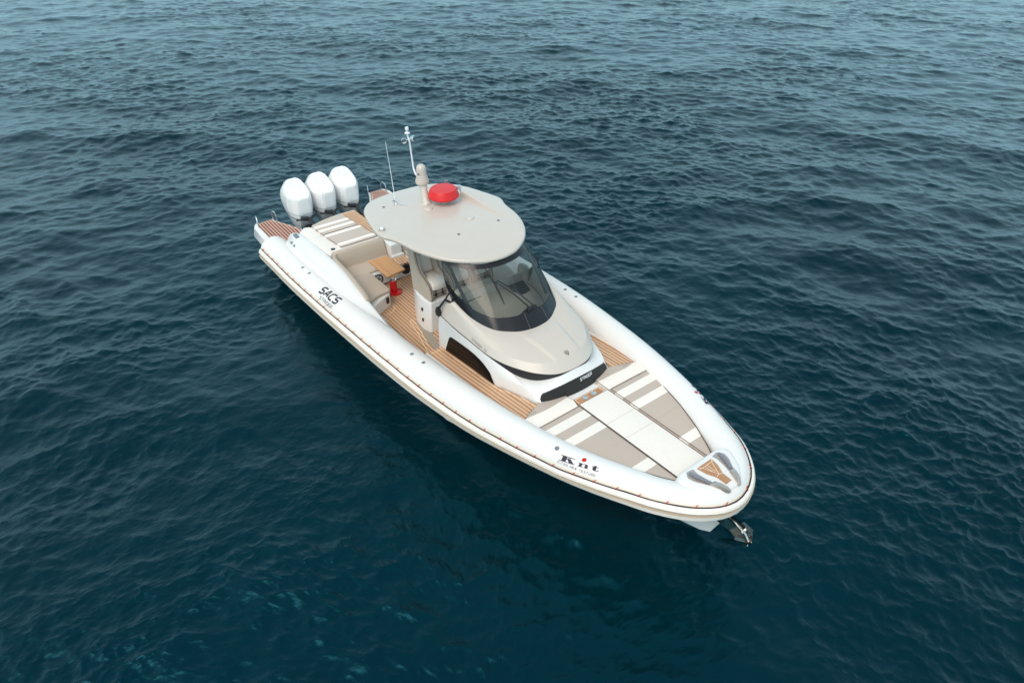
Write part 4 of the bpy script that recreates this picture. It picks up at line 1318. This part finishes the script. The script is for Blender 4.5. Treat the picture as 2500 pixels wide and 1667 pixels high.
# whip antenna with ratchet mount
b = MB(); b.tube([(5.63, -.46, 3.01), (5.63, -.46, 3.05), (5.56, -.42, 3.09), (5.60, -.50, 3.06)], .025, 8); b.lathe([(.045, 0), (.045, .015), (.0, .02)], (5.63, -.46, 3.01), (0, 0, 1), 16)
b.tube([(5.68, -.42, 3.03), (5.85, -.33, 3.03)], .012, 6)
am = b.build("antenna_mount", 'chrome', ht)
b = MB(); b.tube([(5.60, -.455, 3.07), (5.46, -.41, 3.60), (5.30, -.37, 4.20)], [.009, .006, .004], 6); b.build("whip_antenna", 'mast', am)

# ---- foredeck pads -------------------------------------------------------
zp = lambda x, y: .886 + .05 * x + (.075 * max(0, min(1, (11.32 - x) / .28)) if x < 11.32 else 0)
for sg in (-1, 1):
    edge = [(11.34, 1.255), (11.47, 1.215), (11.64, 1.175), (11.82, 1.13), (12.0, 1.07), (12.37, .955), (12.88, .74), (13.05, .65), (13.30, .52), (13.47, .41)]
    poly = [(x, y * sg) for x, y in [(11.33, .345)] + edge + [(13.49, .36), (13.44, .335)]]
    P = pad("foredeck_pad", poly, lambda x, y: zfd(x) - .1, lambda x, y: .886 + .05 * x, 'padf', boat, .022, lift=.012)
    b = MB()
    ribbon(b, [(12.37, .36 * sg), (12.37, .94 * sg)], .006, lambda x: .888 + .05 * x)
    b.build("seam", 'fab', P)
    bol = [(x, y * sg) for x, y in [(11.325, .35), (11.325, 1.27), (11.05, 1.30), (10.80, .80), (10.85, .68), (10.94, .48), (10.98, .34), (11.16, .32)]]
    bz = lambda x, y: 1.408 + .05 * (x - 11.3) + .05 * math.sin(math.pi * max(0, min(1, (11.36 - x) / .50)))
    B = pad("backrest_bolster", resample(bol, .1), lambda x, y: zd(x) - .05, bz, 'padf', boat, .02)
    b = MB()
    for k in range(3):
        yy = (1.0 + .045 * k) * sg
        b.tube([(10.985 , yy, bz(10.98, 0) + .002), (10.985 + .02, yy + .02 * sg, bz(11.0, 0) + .002)], .0045, 4)
    b.build("hook_mark", 'greyp', B)
cp_ = [(11.30, -.325), (11.30, .325), (13.44, .315), (13.46, -.315)]
C = pad("centre_pad", cp_, lambda x, y: zfd(x) - .1, lambda x, y: .874 + .05 * x, 'fabl', boat, .014)
b = MB()
for x in (11.95, 12.37, ):
    ribbon(b, [(x, -.31), (x, .31)], .005, lambda x: .8765 + .05 * x)
b.build("seam", 'fab', C)
# cup-holder board and white locker lid
b = MB(); b.box(10.95, 11.11, -.30, .30, 1.30, 1.385); b.build("locker_lid", 'gel', boat, bevel=.012)
b = MB()
b.prism([(11.12, -.29), (11.12, .29), (11.29, .29), (11.29, -.29)], 1.30, 1.392)
cb = b.build("cup_holder_board", 'teakb', boat)
b = MB()
for a, c in (((11.14, -.27), (11.14, .27)), ((11.27, -.27), (11.27, .27)), ((11.14, -.27), (11.27, -.27)), ((11.14, .27), (11.27, .27))): ribbon(b, [a, c], .008, 1.396)
b.build("caulk_line", 'caulk', cb)
for y in (-.09, .10):
    b = MB(); b.lathe([(.05, 0), (.05, .008), (.038, .010), (.034, -.002), (.0, -.002)], (11.20, y, 1.395), (0, 0, 1), 24); b.tube([(11.17, y, 1.403), (11.23, y, 1.403)], .006, 5); b.build("cup_holder", 'chrome', cb)

# ---- bow cap, hatch, fairleads ---------------------------------------------
b = MB()
zc_ = lambda x, y: 1.768
bc = rounded([(13.50, -.44), (13.50, .44), (13.62, .54), (13.92, .40), (14.12, .16), (14.12, -.16), (13.92, -.40), (13.62, -.54)], .10)
bb = resample(bc, .08)
rows = [[(p[0], p[1], zc_(*p) - .20) for p in inset(bb, -.05)], [(p[0], p[1], zc_(*p) - .025) for p in bb], [(p[0], p[1], zc_(*p) - .006) for p in inset(bb, .03)], [(p[0], p[1], zc_(*p)) for p in inset(bb, .07)]]
b.grid(rows, closed=True); b.add(rows[-1], [tuple(range(len(bb)))])
cap = b.build("bow_cap", 'gel', boat, smooth=60)
b = MB(); hp = [(13.60, -.155), (13.60, .155), (13.74, .125), (13.875, .06), (14.03, .055), (14.03, -.055), (13.875, -.06), (13.74, -.125)]
b.prism(hp, 1.74, 1.784)
ha = b.build("anchor_locker_hatch", 'teakb', cap)
b = MB(); zz = 1.7885
for pl_ in ([(13.645, -.145), (13.645, .145)], [(13.645, -.10), (13.86, .0)], [(13.645, .10), (13.86, .0)], [(13.645, 0), (13.80, .0)], [(13.60, -.155), (13.645, -.10)], [(13.60, .155), (13.645, .10)], [(13.86, 0), (13.875, -.06)], [(13.86, 0), (13.875, .06)], [(13.645, -.05), (13.77, -.035)]):
    ribbon(b, pl_, .007, zz)
b.build("caulk_line", 'caulk', ha)
for sg in (-1, 1):
    b = MB()
    rec = rounded([(13.57, .20), (13.55, .33), (13.64, .40), (13.75, .37), (13.93, .25), (13.91, .165), (13.80, .20), (13.66, .22)], .03)
    b.prism([(x, y * sg) for x, y in rec], 1.735, 1.771)
    rc_ = b.build("fairlead_recess", 'tgrey', cap, bevel=.006)
    b = MB()
    b.tube([(13.60, .32 * sg, 1.785), (13.72, .29 * sg, 1.795), (13.90, .225 * sg, 1.79)], [.02, .026, .02], 8)
    b.build("roller", 'grey', rc_)
    b = MB()
    rows = []
    for x, y, w, h in ((13.89, .215, .035, .0), (13.92, .205, .05, .045), (14.00, .175, .05, .055), (14.09, .135, .045, .045), (14.15, .105, .02, .01)):
        rows.append([(x - .2 * w, (y + w) * sg, 1.735), (x, (y + w * .7) * sg, 1.765 + h), (x, (y - w * .7) * sg, 1.765 + h), (x - .2 * w, (y - w) * sg, 1.735)])
    b.grid(rows); b.add(rows[0], [(0, 1, 2, 3)]); b.add(rows[-1], [(0, 1, 2, 3)])
    b.build("bow_fairlead", 'tgrey', rc_, smooth=50)

# bow roller bracket (part of the boat) and the anchor hanging in it
b = MB()
for sg in (-1, 1):
    b.add([(13.95, .05 * sg, 1.16), (14.05, .05 * sg, 1.22), (14.42, .05 * sg, 1.16), (14.50, .05 * sg, 1.06), (14.40, .05 * sg, 1.0), (14.0, .05 * sg, 1.0)], [(0, 1, 2, 3, 4, 5)])
    b.add([(13.95, .056 * sg, 1.16), (14.05, .056 * sg, 1.22), (14.42, .056 * sg, 1.16), (14.50, .056 * sg, 1.06), (14.40, .056 * sg, 1.0), (14.0, .056 * sg, 1.0)], [(0, 1, 2, 3, 4, 5)])
b.tube([(14.42, -.055, 1.08), (14.42, .055, 1.08)], .035, 14)
b.build("bow_roller", 'anch', boat)
anchor = thing("anchor", "polished steel plough anchor hanging in the roller under the white bow", "anchor", (14.4, 0, .8))
b = MB()
rows = []
for x, z, w, h in ((14.10, 1.15, .014, .03), (14.3, 1.13, .014, .035), (14.48, 1.06, .016, .045), (14.56, .96, .016, .05), (14.50, .86, .016, .05)):
    rows.append([(x, -w, z - h), (x, -w, z + h), (x, w, z + h), (x, w, z - h)])
b.grid(rows, closed=True); b.add(rows[0], [(0, 1, 2, 3)]); b.add(rows[-1], [(0, 1, 2, 3)])
b.build("shank", 'anch', anchor, bevel=.004)
b = MB()
keel_ = [(14.58, 1.06), (14.50, .88), (14.40, .76), (14.30, .73)]
for sg in (-1, 1):
    b.add([(14.60, 0, 1.00), (14.38, 0, .72), (14.20, .20 * sg, .84), (14.30, .24 * sg, 1.0), (14.50, .16 * sg, 1.08)], [(0, 1, 2, 3, 4)])
    b.add([(14.60, 0, 1.012), (14.38, 0, .735), (14.205, .195 * sg, .855), (14.305, .232 * sg, 1.012), (14.50, .155 * sg, 1.09)], [(0, 1, 2, 3, 4)])
b.add([(14.38, 0, .72), (14.34, -.05, .80), (14.28, 0, .70), (14.34, .05, .80)], [(0, 1, 2), (0, 3, 2), (1, 2, 3)])
b.build("fluke", 'anch', anchor)
b = MB(); b.tube([(14.3, -.02, 1.0), (14.33, 0, .95), (14.36, .03, .92)], .03, 8); b.build("shackle", 'tgrey', anchor)

# ---- lettering --------------------------------------------------------------
STR = {  # strokes in a 1 x 1 box
 'S': [[(1, 1), (.3, 1), (.05, .86), (.05, .62), (.25, .5), (.75, .5), (.95, .36), (.95, .14), (.7, 0), (0, 0)]],
 'A': [[(0, 0), (.45, 1), (.62, 1), (1, 0)], [(.3, .32), (.8, .32)]],
 'C': [[(1, 1), (.35, 1), (.05, .82), (.05, .18), (.35, 0), (1, 0)]],
 'T': [[(0, 1), (1, 1)], [(.5, 1), (.5, 0)]],
 'R': [[(0, 0), (0, 1), (.75, 1), (.95, .85), (.95, .6), (.75, .45), (.05, .45)], [(.5, .45), (.95, 0)]],
 'I': [[(.5, 0), (.5, 1)]],
 'D': [[(0, 0), (0, 1), (.6, 1), (.95, .75), (.95, .25), (.6, 0), (0, 0)]],
 'E': [[(1, 1), (0, 1), (0, 0), (1, 0)], [(0, .5), (.9, .5)]],
 'K': [[(0, 0), (0, 1)], [(.95, 1), (.05, .45)], [(.35, .62), (1, 0)]],
 'O': [[(.5, 0), (.15, .15), (0, .5), (.15, .85), (.5, 1), (.85, .85), (1, .5), (.85, .15), (.5, 0)]],
 'N': [[(0, 0), (0, 1), (1, 0), (1, 1)]],
 'W': [[(0, 1), (.25, 0), (.5, .9), (.75, 0), (1, 1)]],
 'X': [[(0, 0), (1, 1)], [(0, 1), (1, 0)]],
 'U': [[(0, 1), (0, .25), (.2, 0), (.8, 0), (1, .25), (1, 1)]],
 '1': [[(.2, .8), (.6, 1), (.6, 0)]],
 '5': [[(1, 1), (0, 1), (0, .55), (.75, .55), (1, .4), (1, .12), (.75, 0), (0, 0)]],
 ' ': []}
def text_strokes(s, h, w, gap, th, slant=0.):
    """list of polygons (u,v) for a line of stroke lettering"""
    polys = []; u0 = 0
    for ch in s:
        cw = w * (.25 if ch == 'I' else .6 if ch == ' ' else 1)
        for st in STR[ch]:
            P = [Vector((u0 + (x * cw if ch != 'I' else x * cw) + slant * y * h, y * h)) for x, y in st]
            for i in range(len(P) - 1):
                d = (P[i + 1] - P[i])
                if d.length < 1e-6: continue
                d.normalize(); n_ = Vector((-d.y, d.x)) * th / 2
                e0 = d * (th * .5 if i else 0); e1 = d * (th * .5 if i < len(P) - 2 else 0)
                m_ = max(1, int((P[i + 1] - P[i]).length / .03))
                A_, B2 = P[i] - e0, P[i + 1] + e1
                for k in range(m_):
                    a_, c_2 = A_.lerp(B2, k / m_), A_.lerp(B2, (k + 1) / m_)
                    polys.append([a_ - n_, c_2 - n_, c_2 + n_, a_ + n_])
        u0 += cw + gap
    return polys, u0 - gap
def place(polys, fn, name, mname, parent):
    b = MB()
    for i, pl_ in enumerate(polys):
        b.add([fn(p[0], p[1], (i % 5) * .0002) for p in pl_], [tuple(range(len(pl_)))])
    return b.build(name, mname, parent, smooth=0)
def tubefn(x0, th0, side):
    s0 = s_at_x(x0, side)
    def fn(u, v, e=0):
        r = cl(s0 + u)[1]
        return on_tube(s0 + u, th0 + v / r, .004 + e)
    return fn
# starboard: big and small names amidships
def on_text(s0, th0, slope, side_off=.004):
    return lambda u, v, e=0: on_tube(s0 + u, th0 + slope * u + v / cl(s0 + u)[1], side_off + e)
pl_, w_ = text_strokes("SACS", .165, .155, .052, .040, .12)
place(pl_, on_text(3.42, .96, .08), "lettering", 'navy', collar)
pl_, w_ = text_strokes("STRIDER", .068, .078, .018, .0095, .1)
place(pl_, on_text(3.575, .65, -.04), "lettering", 'navy', collar)
def disc(u, v, r, n=24):
    return [Vector((u + r * math.cos(2 * math.pi * k / n), v + r * math.sin(2 * math.pi * k / n))) for k in range(n)]
def V2(l): return [Vector(p) for p in l]
def knt():
    """fat serif K, n, t in a box about .62 x .09"""
    out = []
    h = .135
    out += [V2([(.0, 0), (.14, 0), (.14, .014), (.0, .014)]), V2([(.0, h), (.14, h), (.14, h - .014), (.0, h - .014)]), V2([(.035, .014), (.105, .014), (.105, h - .014), (.035, h - .014)])]
    out += [V2([(.105, .060), (.135, .088), (.175, h - .012), (.15, h - .012), (.105, .085)]), V2([(.15, h - .014), (.225, h - .014), (.225, h), (.15, h)])]
    out += [V2([(.12, .078), (.155, .012), (.235, .012), (.165, .095)]), V2([(.145, 0), (.25, 0), (.25, .014), (.145, .014)])]
    u = .29; hn = .085
    out += [V2([(u, 0), (u + .09, 0), (u + .09, .010), (u, .010)]), V2([(u + .02, .01), (u + .065, .01), (u + .065, hn), (u + .02, hn)]), V2([(u, hn - .010), (u + .065, hn - .010), (u + .065, hn), (u, hn)])]
    out += [V2([(u + .065, .055), (u + .095, .074), (u + .125, .072), (u + .15, .062), (u + .15, .078), (u + .12, .088), (u + .09, .085), (u + .065, .068)]), V2([(u + .11, .01), (u + .155, .01), (u + .155, .068), (u + .135, .084), (u + .11, .07)]), V2([(u + .095, 0), (u + .175, 0), (u + .175, .010), (u + .095, .010)])]
    u = .50
    out += [V2([(u + .02, .02), (u + .045, .0), (u + .075, .015), (u + .068, .115), (u + .045, .115), (u + .02, .09)]), V2([(u, .078), (u + .11, .078), (u + .11, .088), (u, .088)]), V2([(u + .045, 0), (u + .09, 0), (u + .115, .015), (u + .12, .035), (u + .108, .035), (u + .09, .014), (u + .06, .012)])]
    return [[Vector((p.x, p.y * .66)) for p in q] for q in out]
K_ = knt()
cap_, w_ = text_strokes("KITON NEW TEXTURE", .030, .026, .0128, .0050)
for s0_, sl_, ta, tb_ in ((10.665, .42, .67, .50), (14.86, -.42, .98, .78)):
    place(K_, on_text(s0_, ta, sl_), "logo_lettering", 'navy', collar)
    place([disc(.35, .118, .034)], on_text(s0_, min(ta, .93), sl_), "logo_dot", 'redp', collar)
    place(cap_, on_text(s0_ - .01, tb_, sl_ * .38), "lettering", 'greyp', collar)
# grille name, coachroof name, shield badge
pl_, w_ = text_strokes("STRIDER", .040, .036, .009, .0075, .2)
place(pl_, lambda u, v, e=0: (face_x(u + .02, 1.535 + v * .98) + .010 + e, u + .02, 1.535 + v * .98), "lettering", 'whitep', gr)
_me = cr.data
bvh = BVHTree.FromPolygons([v.co[:] for v in _me.vertices], [p.vertices[:] for p in _me.polygons])
def side_fn(u, v, e=0):
    P = Vector((9.22 + u, -1.6, 1.885 - .055 * u / .4 + v))
    hit = bvh.ray_cast(P, Vector((0, 1, 0)))
    y = hit[0].y if hit[0] else -1.03
    return (P.x, y - .004 - e, P.z)
pl_, w_ = text_strokes("STRIDER 15", .036, .034, .011, .0055, .1)
place(pl_, side_fn, "lettering", 'greyp', cr)
def nose_fn(u, v, e=0):
    P = Vector((10.58 - v, u, 3))
    hit = bvh.ray_cast(P, Vector((0, 0, -1)))
    return (P.x, P.y, hit[0].z + .004 + e)
shield = lambda k: V2([(-.035 * k, .03 * k), (0, .04 * k), (.035 * k, .03 * k), (.032 * k, -.01 * k), (0, -.045 * k), (-.032 * k, -.01 * k)])
place([shield(1.15)], nose_fn, "badge", 'black', cr)
place([shield(.82)], lambda u, v, e=0: nose_fn(u, v, .002), "badge_field", 'beige', cr)
place([disc(0, 0, .017)], lambda u, v, e=0: nose_fn(u, v, .004), "badge_ring", 'black', cr)
place([disc(0, 0, .008)], lambda u, v, e=0: nose_fn(u, v, .006), "badge_centre", 'beige', cr)
pl_, w_ = text_strokes("STRIDER", .016, .016, .004, .003)
place(pl_, lambda u, v, e=0: (3.72 - v, -.50 + u, 1.40 + .05 * (3.72 - v - 3) + .003 + e), "lettering", 'greyp', boat)

# ---- outboard motors ----------------------------------------------------------
def slice_(z, xa, xf, wa, wm, wf):
    L = xf - xa
    pts = [(xf, 0), (xf, wf * .6), (xf - .02, wf), (xf - .16 * L, lerp(wf, wm, .62)), (xf - .34 * L, wm), (xf - .62 * L, wm * 1.0), (xa + .18 * L, lerp(wa, wm, .72)), (xa + .05 * L, wa), (xa, wa * .6), (xa, 0)]
    return [(x, y, z) for x, y in pts] + [(x, -y, z) for x, y in pts[-2:0:-1]]
def slope(sl, k): return sl
b = MB()
S_ = [slice_(.42, -.42, .26, .10, .16, .10), slice_(.60, -.46, .38, .13, .215, .13), slice_(.80, -.50, .48, .17, .275, .155), slice_(.93, -.53, .53, .19, .30, .17), slice_(1.05, -.56, .55, .20, .318, .175), slice_(1.20, -.59, .56, .205, .33, .175), slice_(1.33, -.55, .575, .20, .33, .17)]
def tilted(f0, f1, xa, xf, wa, wm, wf):
    sl = slice_(0, xa, xf, wa, wm, wf)
    return [(x, y, lerp(f1, f0, (xf - x) / (xf - xa))) for x, y, z in sl]
S_ += [tilted(1.50, 1.40, -.46, .585, .19, .318, .16), tilted(1.70, 1.432, -.27, .582, .165, .272, .150), tilted(1.79, 1.444, -.10, .578, .150, .225, .146), tilted(1.80, 1.450, -.07, .565, .140, .212, .138)]
S_ = [[(x * 1.02, y * 1.07, z) for x, y, z in sl] for sl in S_]
b.grid(S_, closed=True); b.add(S_[-1], [tuple(range(18))]); b.add(S_[0], [tuple(range(18))])
mot = b.build("outboard_motor", 'cowl', None, smooth=14, bevel=0)
b = MB()    # recessed lid outline + lifting panel
lz = lambda x: 1.450 + (1.80 - 1.450) * (.565 - x) / .635 + .0035
ribbon(b, [(-.02, .095), (.27, .07), (.27, -.07), (-.02, -.095)], .005, lz)
b.build("lid_seam", 'grey', mot)
def seam(z, off, nm, mname, rr, z2=None):
    b = MB()
    i = [k for k in range(len(S_)) if S_[k][0][2] <= z][-1] if z < 1.33 else 5
    A_, B3 = S_[i], S_[i + 1]
    t = (z - A_[0][2]) / (B3[0][2] - A_[0][2])
    pts = [Vector(a).lerp(Vector(c), t) for a, c in zip(A_, B3)]
    pts = [Vector((p.x * (1 + off), p.y * (1 + off * 2), p.z)) for p in pts]
    b.tube([tuple(p) for p in pts] + [tuple(pts[0])], rr, 6, cap=False)
    return b.build(nm, mname, mot)
seam(.965, .002, "cowl_seam", 'grey', .005)
seam(.83, .004, "cowl_gasket", 'black', .010)
for sg in (-1, 1):
    b = MB()
    b.add([(-.41, .285 * sg, 1.50), (-.22, .312 * sg, 1.585), (-.20, .285 * sg, 1.65), (-.39, .258 * sg, 1.57)], [(0, 1, 2, 3)])
    v = b.v; vv = [(x, y + .012 * sg, z) for x, y, z in v]; b.add(vv, [(0, 1, 2, 3)])
    for k in range(4): b.add([v[k], v[(k + 1) % 4], vv[(k + 1) % 4], vv[k]], [(0, 1, 2, 3)])
    b.build("air_vent", 'black', mot)
    b = MB()
    b.tube([tuple(p) for p in spline([(-.52, .20 * sg, 1.27), (-.25, .318 * sg, 1.19), (.05, .328 * sg, 1.08), (.30, .30 * sg, 1.03)], 4)], [.003] + [.006] * 11 + [.002], 6)
    b.build("flank_crease", 'cowl2', mot)
b = MB()   # midsection and leg
rows = [[(x, y, z) for x, y, _ in slice_(0, xa, xf, w * .6, w, w * .7)] for z, xa, xf, w in ((.62, -.40, .25, .17), (.40, -.34, .12, .13), (.0, -.28, .05, .09), (-.5, -.25, .02, .06))]
b.grid(rows, closed=True)
b.build("leg", 'cowl2', mot, smooth=50)
b = MB()
b.box(.44, .66, -.17, -.12, .30, .60); b.box(.44, .66, .12, .17, .30, .60); b.box(.52, 1.05, -.17, .17, .22, .50); b.box(.52, .72, -.08, .08, .50, .66)
b.build("mounting_bracket", 'black', mot, bevel=.02)
b = MB()
b.tube([(.52, -.13, .90), (.64, -.12, .905), (.66, .0, .89), (.70, .03, .86), (.88, .04, .79), (1.40, .06, .58)], [.04, .06, .06, .055, .05, .045], 10)
b.build("steering_arm", 'black', mot)
b = MB()
for k, (y0_, z0_) in enumerate(((-.10, .62), (.09, .66), (.14, .58))):
    b.tube([tuple(p) for p in spline([(.52, y0_, z0_ - .06), (.75, y0_ * 1.2, z0_ - .02), (1.0, y0_ * .8, z0_ - .08), (1.35, y0_, z0_ - .16)], 4)], .022, 7)
b.build("rigging_hose", 'rubber', mot)
b = MB(); b.tube([(.48, -.28, .84), (.60, -.1, .86), (.60, .1, .86), (.48, .30, .88)], .022, 7); b.build("tie_bar", 'black', mot)
motors = [mot, copy_tree(mot, None), copy_tree(mot, None)]
for o, y in zip(motors, (-.70, .0, .70)):
    o.parent = boat; o.location = (-7, y, -.045)
    o["group"] = "white outboard motors across the stern"
for o, y, l_ in zip(motors, (0, 0, 0), ("starboard outboard nearest the teak platform with rails", "middle outboard of three", "port outboard beside the far teak platform")):
    o["label"] = l_
